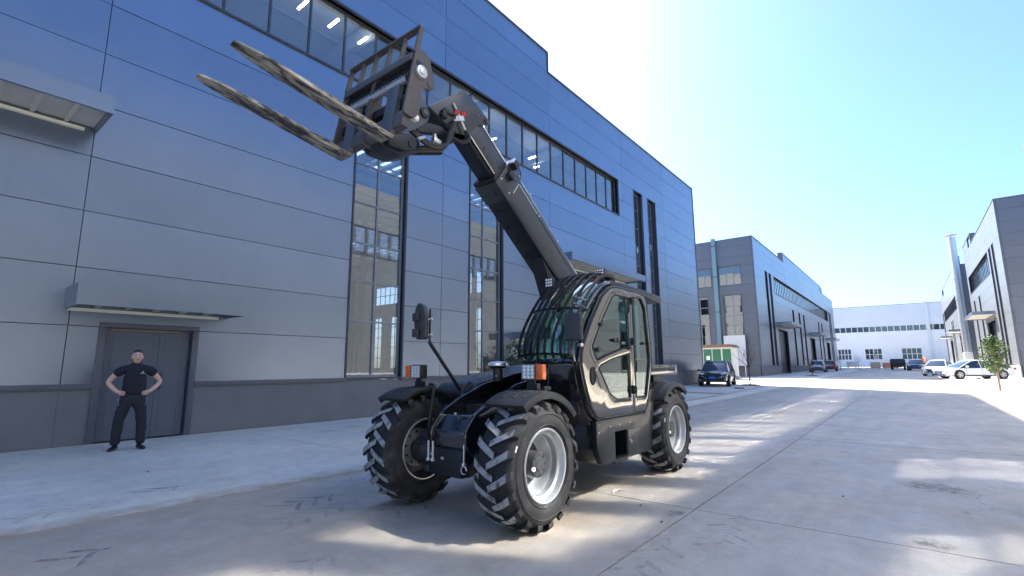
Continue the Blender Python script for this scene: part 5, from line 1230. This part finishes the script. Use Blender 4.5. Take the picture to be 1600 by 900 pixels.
# ------------------------------------------------------------------ vehicles
def car(name, label, loc, rz, paint, L=4.5, W=1.84, Hh=1.65, kind='suv', group=None, plate=True):
    """front toward local +x"""
    T = empty(name, loc, rz); tag(T, label, 'car', group or 'cars parked along the street')
    w = W/2; h = Hh
    if kind == 'suv':
        low = [(-.5, .62, .84, .62), (-.49, .98, .93, .42), (-.44, 1.00, .98, .30), (-.30, .99, 1.0, .24), (0, .97, 1.0, .22), (.18, .97, 1.0, .22), (.27, .98, .99, .24), (.36, .95, .97, .26), (.44, .88, .94, .27), (.485, .78, .88, .30), (.5, .66, .78, .36)]
        roof = [(-.475, 1.03, .86, .84), (-.42, 1.48, .84, .70), (-.32, 1.60, .85, .69), (-.10, 1.65, .86, .70), (.06, 1.62, .86, .70), (.13, 1.53, .85, .70), (.27, .99, .88, .86)]
    else:
        low = [(-.5, .70, .80, .48), (-.485, .86, .90, .34), (-.42, .92, .95, .26), (-.30, .90, .99, .22), (0, .87, 1.0, .19), (.15, .86, 1.0, .19), (.25, .86, .98, .2), (.36, .84, .96, .2), (.44, .78, .93, .2), (.485, .69, .86, .22), (.5, .58, .76, .27)]
        roof = [(-.47, .95, .84, .80), (-.36, 1.22, .86, .66), (-.20, 1.42, .88, .64), (-.02, 1.47, .89, .64), (.09, 1.41, .88, .64), (.30, .87, .90, .82)]
    sc = h/(1.65 if kind == 'suv' else 1.47)
    vs = []; fs = []; n = 10
    def ring(x, zt, k, zb):
        zt *= sc; zb *= sc; zm = zb+(zt-zb)*.45
        half = [(0, zb), (.86*k*w, zb), (.965*k*w, zb+.06), (1.0*k*w, zm), (.965*k*w, zt-.05), (.80*k*w, zt), (0, zt+.025)]
        full = half+[(-y, z) for y, z in half[-2:0:-1]]
        return [Vector((x*L, y, z)) for y, z in full]
    rs = [ring(*q) for q in low]; m = len(rs[0]); vs = [p for r in rs for p in r]
    for i in range(len(rs)-1):
        for k in range(m): fs.append((i*m+k, i*m+(k+1) % m, (i+1)*m+(k+1) % m, (i+1)*m+k))
    fs += [tuple(range(m)), tuple(range(len(vs)-m, len(vs)))[::-1]]
    b = MB(); b.add(vs, fs, True); body = b.build('body', MATS[paint], T, ang=38)
    # greenhouse: dark glazing with a painted roof skin and pillars
    def gring(x, zr, kb, kt): zr *= sc; zb = (.95 if kind == 'suv' else .84)*sc; return [Vector((x*L, kb*w, min(zb, zr))), Vector((x*L, kt*w, zr-.03)), Vector((x*L, kt*w*.75, zr)), Vector((x*L, -kt*w*.75, zr)), Vector((x*L, -kt*w, zr-.03)), Vector((x*L, -kb*w, min(zb, zr)))]
    rs = [gring(*q) for q in roof]; vs = [p for r in rs for p in r]; m = 6; fs = []
    for i in range(len(rs)-1):
        for k in range(5): fs.append((i*m+k, i*m+k+1, (i+1)*m+k+1, (i+1)*m+k))
    b = MB(); b.add(vs, fs, True); b.build('glazing', MATS['car_glass'], T, ang=25)
    # roof skin
    vs = []; fs = []; rr = rs[1:-1]
    for r in rr: vs += [r[1]+Vector((0, .012, .004)), r[2]+Vector((0, 0, .012)), r[3]+Vector((0, 0, .012)), r[4]+Vector((0, -.012, .004))]
    for i in range(len(rr)-1):
        for k in range(3): fs.append((i*4+k, i*4+k+1, i*4+5+k, i*4+4+k))
    b = MB(); b.add(vs, fs, True); rf = b.build('roof', MATS[paint], T, ang=40); sm = rf.modifiers.new('t', 'SOLIDIFY'); sm.thickness = .015
    for s in (1, -1):                                           # pillars
        for (i, wd) in (((0, .05), (2, .03), (3, .035), (len(rs)-2, .03)) if kind == 'suv' else ((0, .04), (3, .028), (len(rs)-2, .03))):
            a, c = (1, 0) if s > 0 else (4, 5)
            o = Vector((0, s*.008, .003))
            if i == len(rs)-2: p, q = rs[-2][a]+o, rs[-1][c]+o
            elif i == 0: p, q = rs[1][a]+o, rs[0][c]+o
            else: p, q = rs[i][a]+o, rs[i][c]+o
            b = MB(); b.tube([p, p.lerp(q, .5), q], wd, 6); b.build('pillar', MATS[paint], T)
    # wheels with dark arches
    r = .345 if kind == 'suv' else .335
    for fx in (.305, -.30):
        for s in (1, -1):
            x = fx*L; b = MB(); b.cyl((x, s*(w-.20), r+.01), (x, s*(w+.004), r+.01), r+.04, n=28); b.build('wheel_arch', MATS['gasket'], T)
            we = empty('wheel', (x, s*(w-.055), r), 0, T)
            b = MB(); b.lathe([(r*.62, s*.10), (r*.80, s*.115), (r*.95, s*.10), (r, s*.06), (r, -s*.10), (r*.6, -s*.11)], (0,0,0), 'y', 28); b.build('tyre', MATS['tyre'], we)
            b = MB(); b.lathe([(r*.66, s*.10), (r*.62, s*.085), (r*.58, s*.05), (.0, s*.045)], (0,0,0), 'y', 28)
            b.build('rim', MATS['hub'], we)
            b = MB()
            for k in range(5):
                t = 2*math.pi*k/5; b.box((r*.32*math.cos(t), s*.085, r*.32*math.sin(t)), (r*.66, .03, .085), Matrix.Rotation(-t, 3, 'Y'))
            b.lathe([(r*.66, s*.102), (r*.60, s*.102), (r*.56, s*.08)], (0,0,0), 'y', 28)
            b.build('spokes', MATS['alloy'], we)
    fx = L*.5; rx = -L*.5
    zf = (.68 if kind == 'suv' else .52)*sc
    # front: grille, lamps, bumper trims, plate
    b = MB(); b.prism([(-w*.58, zf+.10), (w*.58, zf+.10), (w*.40, zf-.16), (-w*.40, zf-.16)], 'x', fx-.10, fx+.012); b.build('grille', MATS['gasket'], T)
    if plate: b = MB(); b.box((fx+.016, 0, zf-.13), (.008, .44, .14)); b.build('number_plate', MATS['plate_blue'], T)
    for s in (1, -1):
        if kind == 'suv':
            b = MB(); b.tube([(fx+.012, s*w*.62, zf+.14), (fx+.03, s*w*.72, zf-.02), (fx+.02, s*w*.40, zf-.17)], .014, 6); b.build('chrome_trim', MATS['chrome'], T)
        b = MB(); b.prism([(s*w*.50, zf+.12), (s*w*.93, zf+.22), (s*w*.95, zf+.14), (s*w*.55, zf+.05)], 'x', fx-.30, fx-.045); b.build('headlamp', MATS['lamp_white'], T, bevel=.01)
        b = MB(); b.box((fx-.05, s*w*.70, zf-.28), (.08, w*.34, .035)); b.build('fog_trim', MATS['chrome'], T)
        b = MB(); b.box((rx+.05, s*w*.74, (.88 if kind == 'suv' else .78)*sc), (.12, w*.40, .16)); b.build('tail_lamp', MATS['tail_red'], T, bevel=.02)
        b = MB(); b.box((L*.20, s*(w+.10), 1.02*sc if kind == 'suv' else .95*sc), (.12, .20, .13)); b.build('door_mirror', MATS[paint], T, bevel=.03)
        for x in (.04*L, -.17*L): b = MB(); b.box((x, s*(w*.985), .80*sc), (.18, .02, .03)); b.build('door_handle', MATS['chrome'], T)
        for x in (.20*L, -.02*L, -.22*L): b = MB(); b.box((x, s*(w*.985), .60*sc), (.008, .02, .55*sc)); b.build('door_gap', MATS['gasket'], T)
        b = MB(); b.box((0, s*(w*.97), .27*sc), (L*.42, .05, .07)); b.build('sill', MATS['gasket'], T)
        if kind == 'suv':
            b = MB(); b.tube([(-.35*L, s*w*.60, 1.60*sc), (-.30*L, s*w*.60, 1.66*sc), (.02*L, s*w*.60, 1.68*sc), (.06*L, s*w*.60, 1.62*sc)], .018, 6); b.build('roof_rail', MATS['dark_metal'], T)
    b = MB(); b.box((fx-.02, 0, .34*sc), (.10, w*1.45, .10)); b.build('lower_grille', MATS['gasket'], T, bevel=.02)
    b = MB(); b.box((rx+.02, 0, .42*sc), (.10, w*1.5, .20)); b.build('rear_bumper', MATS['dark_metal'], T, bevel=.03)
    if plate: b = MB(); b.box((rx-.006, 0, .72*sc), (.012, .44, .14)); b.build('number_plate', MATS['plate_blue'], T)
    return T
car('parked_car', 'black sport utility vehicle parked nose to camera beside the bare tree', (35.6, 10.35, g(35.6)), R(188), 'car_black', 4.5, 1.86, 1.66)
car('parked_car', 'white sedan parked in the sun beside the right-hand hall', (55.2, -4.0, g(55)), R(118), 'car_white', 4.9, 1.92, 1.50, 'sedan')
car('parked_car', 'silver estate car seen from behind in front of the far left hall', (78.5, 9.6, g(78)), R(2), 'car_silver', 4.5, 1.8, 1.62)
car('parked_car', 'reddish car just beyond the silver one by the far hall doors', (87.0, 9.2, g(87)), R(4), 'car_red', 4.4, 1.8, 1.6)
car('parked_car', 'dark blue car in shade far down the street beside the skip', (92.0, -.8, g(92)), R(175), 'car_blue', 4.5, 1.8, 1.5)
car('parked_car', 'second white car parked beyond the white sedan, further down the street', (64.0, -2.3, g(64)), R(165), 'car_white', 4.7, 1.82, 1.52, 'sedan')
def skip_truck():
    T = empty('dump_truck', (97, 1.3, g(97)), R(180)); T.scale = (.8, .85, .72); tag(T, 'dark dump truck body parked far down the street', 'truck')
    b = MB(); b.prism([(-2.4, .9), (-2.8, 2.1), (1.6, 2.1), (1.4, .9)], 'y', -1.1, 1.1); b.build('tipper_body', MATS['car_blue'], T, bevel=.03)
    b = MB(); b.prism(rounded([(1.5, .7), (1.5, 2.3), (2.6, 2.3), (3.0, 1.5), (3.0, .7)], .1, 3), 'y', -1.0, 1.0); b.build('cabin', MATS['dark_metal'], T, bevel=.03)
    b = MB(); b.box2((-2.3, -.5, .55), (2.8, .5, .85)); b.build('frame', MATS['gasket'], T)
    for x in (2.1, -1.2, -2.0):
        for s in (1, -1): b = MB(); b.cyl((x, s*.75, .45), (x, s*1.05, .45), .45, n=20); b.build('wheel', MATS['tyre'], T, bevel=.04)
    E = empty('excavator', (104, -1.6, g(104)), R(200)); E.scale = (.6, .6, .6); tag(E, 'small orange excavator far down the street behind the dark truck', 'excavator')
    b = MB(); b.tube([(.2, 0, 1.3), (1.6, 0, 3.0), (2.8, 0, 2.6)], [.22, .2, .16], 8); b.tube([(2.8, 0, 2.6), (3.2, 0, 1.2)], .13, 8); b.build('arm', MATS['orange'], E)
    b = MB(); b.box2((-1.4, -.9, .75), (.6, .9, 1.6)); b.build('house', MATS['orange'], E, bevel=.08)
    b = MB(); b.box2((-.4, -.9, 1.6), (.7, .1, 2.5)); b.build('cabin', MATS['car_glass'], E, bevel=.06)
    for s in (1, -1): b = MB(); b.prism(rounded([(-1.4, .0), (1.4, 0), (1.5, .4), (1.2, .7), (-1.2, .7), (-1.5, .4)], .15, 3), 'y', s*.7-.2, s*.7+.2); b.build('track', MATS['gasket'], E)
skip_truck()
for i, (x, y, sx, sy, sz, m, lb) in enumerate(((108, 4.6, 1.6, 1.4, 1.0, 'cardboard', 'stack of brown crates beside the far white hall, nearest the street'), (112, 2.6, 1.3, 2.2, .9, 'orange', 'orange crate far down the street before the white hall'), (124, 9.2, 1.2, 1.6, 1.1, 'board', 'pale wrapped crate standing before the far white hall'))):
    T = empty('crate', (x, y, g(x)), .1*i); tag(T, lb, 'crate', 'crates before the far hall')
    for k in range(4): b = MB(); b.box((0, 0, .12+sz*(k+.5)/4), (sx, sy, sz/4-.03)); b.build('crate_board', MATS[m], T)
    for dy in (-.4, .4): b = MB(); b.box((0, dy*sy, .05), (sx, .12, .1)); b.build('skid', MATS['cardboard'], T)

# ------------------------------------------------------------------ trees and plants
def branch_tree(b, p, d, L, r, depth, spread=.55, tips=None, rnd=random):
    n = 4; pts = [p]; rs = [r]; q = p.copy(); dd = d.normalized()
    for i in range(n):
        dd = (dd+Vector((rnd.uniform(-.12, .12), rnd.uniform(-.12, .12), rnd.uniform(-.03, .09)))).normalized(); q = q+dd*(L/n); pts.append(q.copy()); rs.append(r*(1-.45*(i+1)/n))
    b.tube(pts, rs, 6 if depth > 1 else 5)
    if tips is not None and depth <= 1: tips += pts[1:]
    if depth > 0:
        k = 3 if depth > 1 else 2
        for j in range(k):
            t = rnd.uniform(.45, 1.0); base = pts[min(n, max(1, int(t*n)))]
            ax = Vector((rnd.uniform(-1, 1), rnd.uniform(-1, 1), rnd.uniform(0, .5))).normalized()
            branch_tree(b, base, dd*(1-spread)+ax*spread+Vector((0, 0, .15)), L*rnd.uniform(.55, .8), rs[min(n, int(t*n))]*.7, depth-1, spread, tips, rnd)
def bare_tree(loc, h, label, seed, lean=(0, 0)):
    rnd = random.Random(seed); T = empty('bare_tree', loc); tag(T, label, 'tree', 'bare young trees')
    b = MB(); b.tube([V(0,0,-.05), V(lean[0]*.3, lean[1]*.3, h*.22), V(lean[0], lean[1], h*.42)], [.045, .038, .030], 8); b.build('trunk', MATS['bark'], T)
    b = MB(); p = V(lean[0], lean[1], h*.41)
    for d in ((.1, .75, .75), (-.1, -.6, .85), (.3, .1, 1.0), (-.2, .3, 1.0)): branch_tree(b, p, Vector(d), h*.34, .022, 2, .5, None, rnd)
    b.build('crown', MATS['bark'], T)
    s = MB(); vs = []; n = 14
    for r_, z in ((.0, .10), (.35, .08), (.7, .012)):
        for i in range(n): t = 2*math.pi*i/n; k = 1+.25*math.sin(t*3+seed); vs.append((r_*k*math.cos(t), r_*k*math.sin(t), z))
    s.add(vs, [(a*n+i, a*n+(i+1) % n, (a+1)*n+(i+1) % n, (a+1)*n+i) for a in range(2) for i in range(n)], True); s.build('soil_mound', MATS['soil'], T)
bare_tree((36.2, 8.45, g(36.2)), 2.9, 'small bare tree with forked branches beside the black car', 3)
bare_tree((59.5, 7.9, g(59.5)), 2.4, 'leaning bare sapling further along, in front of the second left hall', 9, (.25, -.1))
bare_tree((95, 8.6, g(95)), 2.6, 'thin bare sapling far off near the white hall, left one', 12)
bare_tree((101, 6.6, g(101)), 2.6, 'thin bare sapling far off near the white hall, right one', 15)
def leaves(b, c, r, n, size, rnd):
    for _ in range(n):
        while True:
            q = Vector((rnd.uniform(-1, 1), rnd.uniform(-1, 1), rnd.uniform(-1, 1)))
            if q.length < 1: break
        p = c+Vector((q.x*r[0], q.y*r[1], q.z*r[2])); a = Vector((rnd.uniform(-1, 1), rnd.uniform(-1, 1), rnd.uniform(-.7, .4))).normalized(); s = a.orthogonal().normalized(); s = Matrix.Rotation(rnd.uniform(0, 6.3), 3, a) @ s
        l = size*rnd.uniform(.6, 1.25); w = l*.32; up = a.cross(s)*(.12*l)
        b.add([p, p+a*l*.5+s*w+up, p+a*l, p+a*l*.5-s*w+up], [(0,1,2), (0,2,3)])
def young_tree():
    rnd = random.Random(5); T = empty('young_tree', (34.4, -3.4, g(34.4))); tag(T, 'young green leafy tree in the sun at the right kerb', 'tree')
    b = MB(); b.tube([V(0,0,-.05), V(.03, .0, .7), V(.0, .03, 1.4), V(.02, .05, 2.2)], [.055, .048, .04, .02], 8); b.build('trunk', MATS['bark_pale'], T)
    br = MB(); lf = MB()
    for k in range(17):
        z = .95+1.75*k/16; a = k*2.4; rr = .36*(1-abs(z-1.7)/1.7)+.14
        d = Vector((math.cos(a), math.sin(a), .55)); p = V(.01, .03, z*.9)
        e = p+d*rr*rnd.uniform(.7, 1.2); br.tube([p, p.lerp(e, .5)+V(0,0,.04), e], [.014, .010, .005], 5)
        leaves(lf, e, (.20, .20, .16), 80, .10, rnd); leaves(lf, p.lerp(e, .5), (.16, .16, .14), 50, .10, rnd)
    leaves(lf, V(.02, .05, 2.5), (.18, .18, .35), 110, .10, rnd)
    br.build('branches', MATS['bark_pale'], T); lf.build('crown', MATS['leaf'], T)
young_tree()
def wall_shrub(loc, label, h, seed, n=9):
    rnd = random.Random(seed); T = empty('wall_shrub', loc); tag(T, label, 'shrub', 'shrubs along the hall wall')
    b = MB(); lf = MB()
    for k in range(n):
        a = rnd.uniform(0, 6.28); top = V(math.cos(a)*h*.24, math.sin(a)*h*.16, h*rnd.uniform(.6, 1.0)); m = V(top.x*.4, top.y*.4, top.z*.55)
        b.tube([V(0,0,-.03), m, top], [.018, .012, .005], 5)
        for t in (.45, .6, .75, .9, 1.0):
            q = m.lerp(top, (t-.4)/.6) if t > .4 else m
            leaves(lf, q, (.16, .16, .14), 22, .10, rnd)
    b.build('stems', MATS['bark'], T); lf.build('foliage', MATS['leaf_dark'], T)
wall_shrub((15.15, 11.55, 0), 'leafy green shrub against the hall wall, seen just left of the cab', 2.6, 21, 14)

# ------------------------------------------------------------------ street furniture and clutter
def kiosk():
    T = empty('transformer_kiosk', (47.0, 13.6, g(47))); tag(T, 'green and white transformer kiosk behind the black car', 'kiosk')
    b = MB(); b.box2((0, -1.3, .0), (2.2, 1.3, .25)); b.build('base', MATS['kerb_stone'], T)
    b = MB(); b.box2((.05, -1.25, .25), (2.15, 1.25, 2.85)); b.build('cabinet', MATS['kiosk_white'], T)
    b = MB(); b.prism([(-1.45, 2.85), (1.45, 2.85), (1.2, 3.12), (-1.2, 3.12)], 'x', -.1, 2.3); b.build('roof', MATS['kiosk_roof'], T)
    for y in (-.86, .0, .82):
        b = MB(); b.box2((.0, y-.36, .38), (.05, y+.36, 2.7)); d = b.build('door', MATS['kiosk_green'], T)
        b = MB(); b.box2((-.012, y+.22, 1.4), (.0, y+.27, 1.7)); b.build('handle', MATS['dark_metal'], d)
    b = MB(); b.box2((-.010, .62, 1.75), (-.001, .92, 2.10)); b.build('warning_plate', MATS['white_print'], T)
    B = empty('board_panel', (57.4, 14.65, .33)); tag(B, 'large pale board leaning against the end wall of the second hall', 'board')
    b = MB(); b.box2((0, -1.1, 1.05), (.06, 1.1, 4.35)); b.build('sheet', MATS['board'], B)
    for y in (-.9, .9): b = MB(); b.box2((.07, y-.05, -.05), (.15, y+.05, 4.3)); b.build('prop', MATS['galv'], B)
kiosk()
def chimney():
    T = empty('flue_pipe', (92, -6.5, g(92))); tag(T, 'tall silver flue pipe standing against the right-hand halls', 'flue')
    b = MB(); b.cyl((0,0,0), (0,0,18.6), .45, n=24); b.build('pipe', MATS['galv'], T)
    for k in range(6): b = MB(); b.cyl((0,0,2.9*k+1), (0,0,2.9*k+1.15), .50, n=24); b.build('flange', MATS['galv'], T)
    b = MB(); b.cyl((0,0,18.9), (0,0,19.2), .75, .15, n=24); b.cyl((0,0,18.55), (0,0,18.95), .05, n=8); b.build('rain_cap', MATS['galv'], T)
    b = MB(); b.box2((-1.0, -.4, 0), (.8, .5, 2.4)); b.build('fan_housing', MATS['board'], T, bevel=.05)
chimney()
def kerbs():
    k = tag(empty('kerb'), kind='structure')
    me = MB().box((0,0,0), (.985, .14, .14)).mesh('kerb_stone', bevel=.012); me.materials.append(MATS['kerb_stone'])
    for i in range(15): inst('kerb_stone', me, k, (20.2+i, 7.12+.015*i, g(20.2+i)-.03+random.uniform(-.006, .006)), rot=(0, 0, .012))
    for i in range(24): inst('kerb_stone', me, k, (34.4+i, -4.35, g(34.4+i)-.02))
    M = empty('rubber_mat', (32.2, 8.15, g(32)+.005), .3); tag(M, 'dark rubber mat lying on the pavement before the black car', 'mat')
    b = MB(); b.prism(rounded([(-.5, -.25), (.45, -.3), (.5, .25), (-.45, .3)], .06, 3), 'z', 0, .03); b.build('mat_sheet', MATS['gasket'], M)
    P = empty('plank', (26.3, 8.6, 0), -.1); tag(P, 'thin dark plank lying on the pavement behind the rear wheel', 'plank')
    b = MB(); b.box2((-.1, -1.2, .01), (.1, 1.2, .05)); b.build('plank_board', MATS['cardboard'], P)
    C = empty('traffic_cone', (60.5, -6.3, g(60))); tag(C, 'small traffic cone at the foot of the right-hand hall', 'cone')
    b = MB(); b.cyl((0,0,.03), (0,0,.65), .16, .03, n=16); b.build('cone_body', MATS['orange'], C)
    b = MB(); b.box((0,0,.015), (.4, .4, .03)); b.build('cone_base', MATS['gasket'], C)
    K = empty('wire_hook', (5.28, 2.72, 0)); tag(K, 'small white bent wire lying on the concrete between the wheels', 'wire')
    b = MB(); b.tube(smooth_path([(-.08, .0, .012), (.02, .03, .012), (.07, .0, .012), (.05, -.04, .012)], 4), .008, 6); b.build('wire', MATS['white_print'], K)
    for i, (x, y, s) in enumerate(((4.55, 1.9, .016), (4.95, 2.28, .013), (4.4, 4.6, .02), (2.4, 8.3, .014), (6.6, .7, .012))):
        b = MB(); b.lathe([(0, -s*.5), (s, -s*.3), (s*1.1, .1*s), (s*.5, s*.7), (0, s*.8)], (0,0,0), 'z', 7)
        o = b.build('pebble', MATS['soil'], None, loc=(x, y, s*.45)); o.scale = (1, .8, .8)
        tag(o, ['dark pebble right of the front tyre', 'tiny pebble beside the crack in the slab', 'small clod behind the front wheels', 'tiny pebble on the pale pavement', 'tiny pebble on the road slab at right'][i], 'pebble')
kerbs()
# ---- marks pressed and smeared on the concrete, plus one painted patch of sunlight
def stain_sun_mat(name, col, lo, hi, scale, rough=.7, amax=.85, fade=False):
    m = bpy.data.materials.new(name); m.use_nodes = True; MATS[name] = m; nt = m.node_tree; N = nt.nodes; L = nt.links
    b = N['Principled BSDF']; b.inputs['Base Color'].default_value = (*col, 1); b.inputs['Roughness'].default_value = rough
    geo = N.new('ShaderNodeNewGeometry'); n = N.new('ShaderNodeTexNoise'); n.inputs['Scale'].default_value = scale; n.inputs['Detail'].default_value = 9; n.inputs['Roughness'].default_value = .7
    L.new(geo.outputs['Position'], n.inputs['Vector']); r = N.new('ShaderNodeMapRange'); r.inputs['From Min'].default_value = lo; r.inputs['From Max'].default_value = hi; r.inputs['To Max'].default_value = amax
    L.new(n.outputs['Fac'], r.inputs['Value']); src = r.outputs[0]
    if fade:      # thin out toward the rim of the patch
        tc = N.new('ShaderNodeTexCoord'); gr = N.new('ShaderNodeTexGradient'); gr.gradient_type = 'SPHERICAL'; L.new(tc.outputs['Object'], gr.inputs[0])
        mu = N.new('ShaderNodeMath'); mu.operation = 'MULTIPLY'; mu.use_clamp = True; L.new(src, mu.inputs[0])
        g2 = N.new('ShaderNodeMath'); g2.operation = 'MULTIPLY'; g2.use_clamp = True; g2.inputs[1].default_value = 1.8; L.new(gr.outputs['Fac'], g2.inputs[0]); L.new(g2.outputs[0], mu.inputs[1]); src = mu.outputs[0]
    L.new(src, b.inputs['Alpha'])
stain_sun_mat('tyre_print', (.13, .13, .145), .38, .66, 7, amax=.75)
stain_sun_mat('tyre_print_faint', (.19, .185, .18), .44, .74, 6, amax=.42)
stain_sun_mat('mud', (.17, .14, .11), .40, .66, 9, amax=.62, fade=True)
stain_sun_mat('sun_patch_paint', (.55, .56, .57), .46, .62, 12, amax=.7, fade=True)  # pale blotches standing in for sunlight on the slab
def tread(x, y, ang, n, m, w=.2, step=.19, skip=()):
    b = MB(); c, s = math.cos(ang), math.sin(ang)
    def P(a, q, z=.005): return (x+a*c-q*s, y+a*s+q*c, z+g(x))
    for k in range(n):
        for sd in (1, -1):
            if (k, sd) in skip: continue
            a0 = step*(k+(.5 if sd < 0 else 0)); pts = [(.13, -.01), (.06, .07), (.0, .14), (-.04, w)]; th = .055; jit = random.uniform(-.012, .012)
            vs = []
            for i, (da, q) in enumerate(pts): vs += [P(a0+da-th/2+jit, sd*q), P(a0+da+th/2, sd*q)]
            b.add(vs, [(2*i, 2*i+1, 2*i+3, 2*i+2) for i in range(len(pts)-1)])
    o = b.build('tyre_mark', MATS[m]); tag(o, kind='stuff'); return o
tread(.95, 5.0, .25, 2, 'tyre_print', skip=((1, -1),))
tread(1.95, 6.95, .2, 2, 'tyre_print', skip=((0, -1),))
tread(2.65, 5.1, .1, 3, 'tyre_print'); tread(2.3, 4.6, .12, 5, 'tyre_print_faint'); tread(2.9, 4.05, .08, 5, 'tyre_print_faint')
tread(4.2, 1.3, .1, 5, 'tyre_print_faint'); tread(3.0, 1.55, .12, 5, 'tyre_print_faint'); tread(1.3, 3.4, .15, 5, 'tyre_print_faint')
tread(9.0, -.2, .05, 6, 'tyre_print_faint'); tread(-.5, 6.6, .1, 12, 'tyre_print_faint')
def blob(name, x, y, rx, ry, m, seed, ang=0):
    rnd = random.Random(seed); n = 22; vs = [(0, 0, 0)]
    for i in range(n):
        t = 2*math.pi*i/n; k = rnd.uniform(.75, 1.0); vs.append((k*math.cos(t), k*math.sin(t), 0))
    b = MB(); b.add(vs, [(0, i+1, (i+1) % n+1) for i in range(n)]); o = b.build(name, MATS[m], None, loc=(x, y, .006+g(x)), rz=ang); o.scale = (rx*1.3, ry*1.3, 1); tag(o, kind='stuff')
blob('mud_stain', 7.7, -.1, .28, .32, 'mud', 1); blob('mud_stain', 5.3, .0, .16, .12, 'mud', 4, .4); blob('mud_stain', 9.3, 3.7, .16, .3, 'mud', 2)
blob('mud_stain', 4.9, 1.9, .10, .08, 'mud', 6); blob('sun_patch', 3.9, 5.6, .55, .2, 'sun_patch_paint', 3, .1)  # the last blob is a painted patch of reflected sunlight
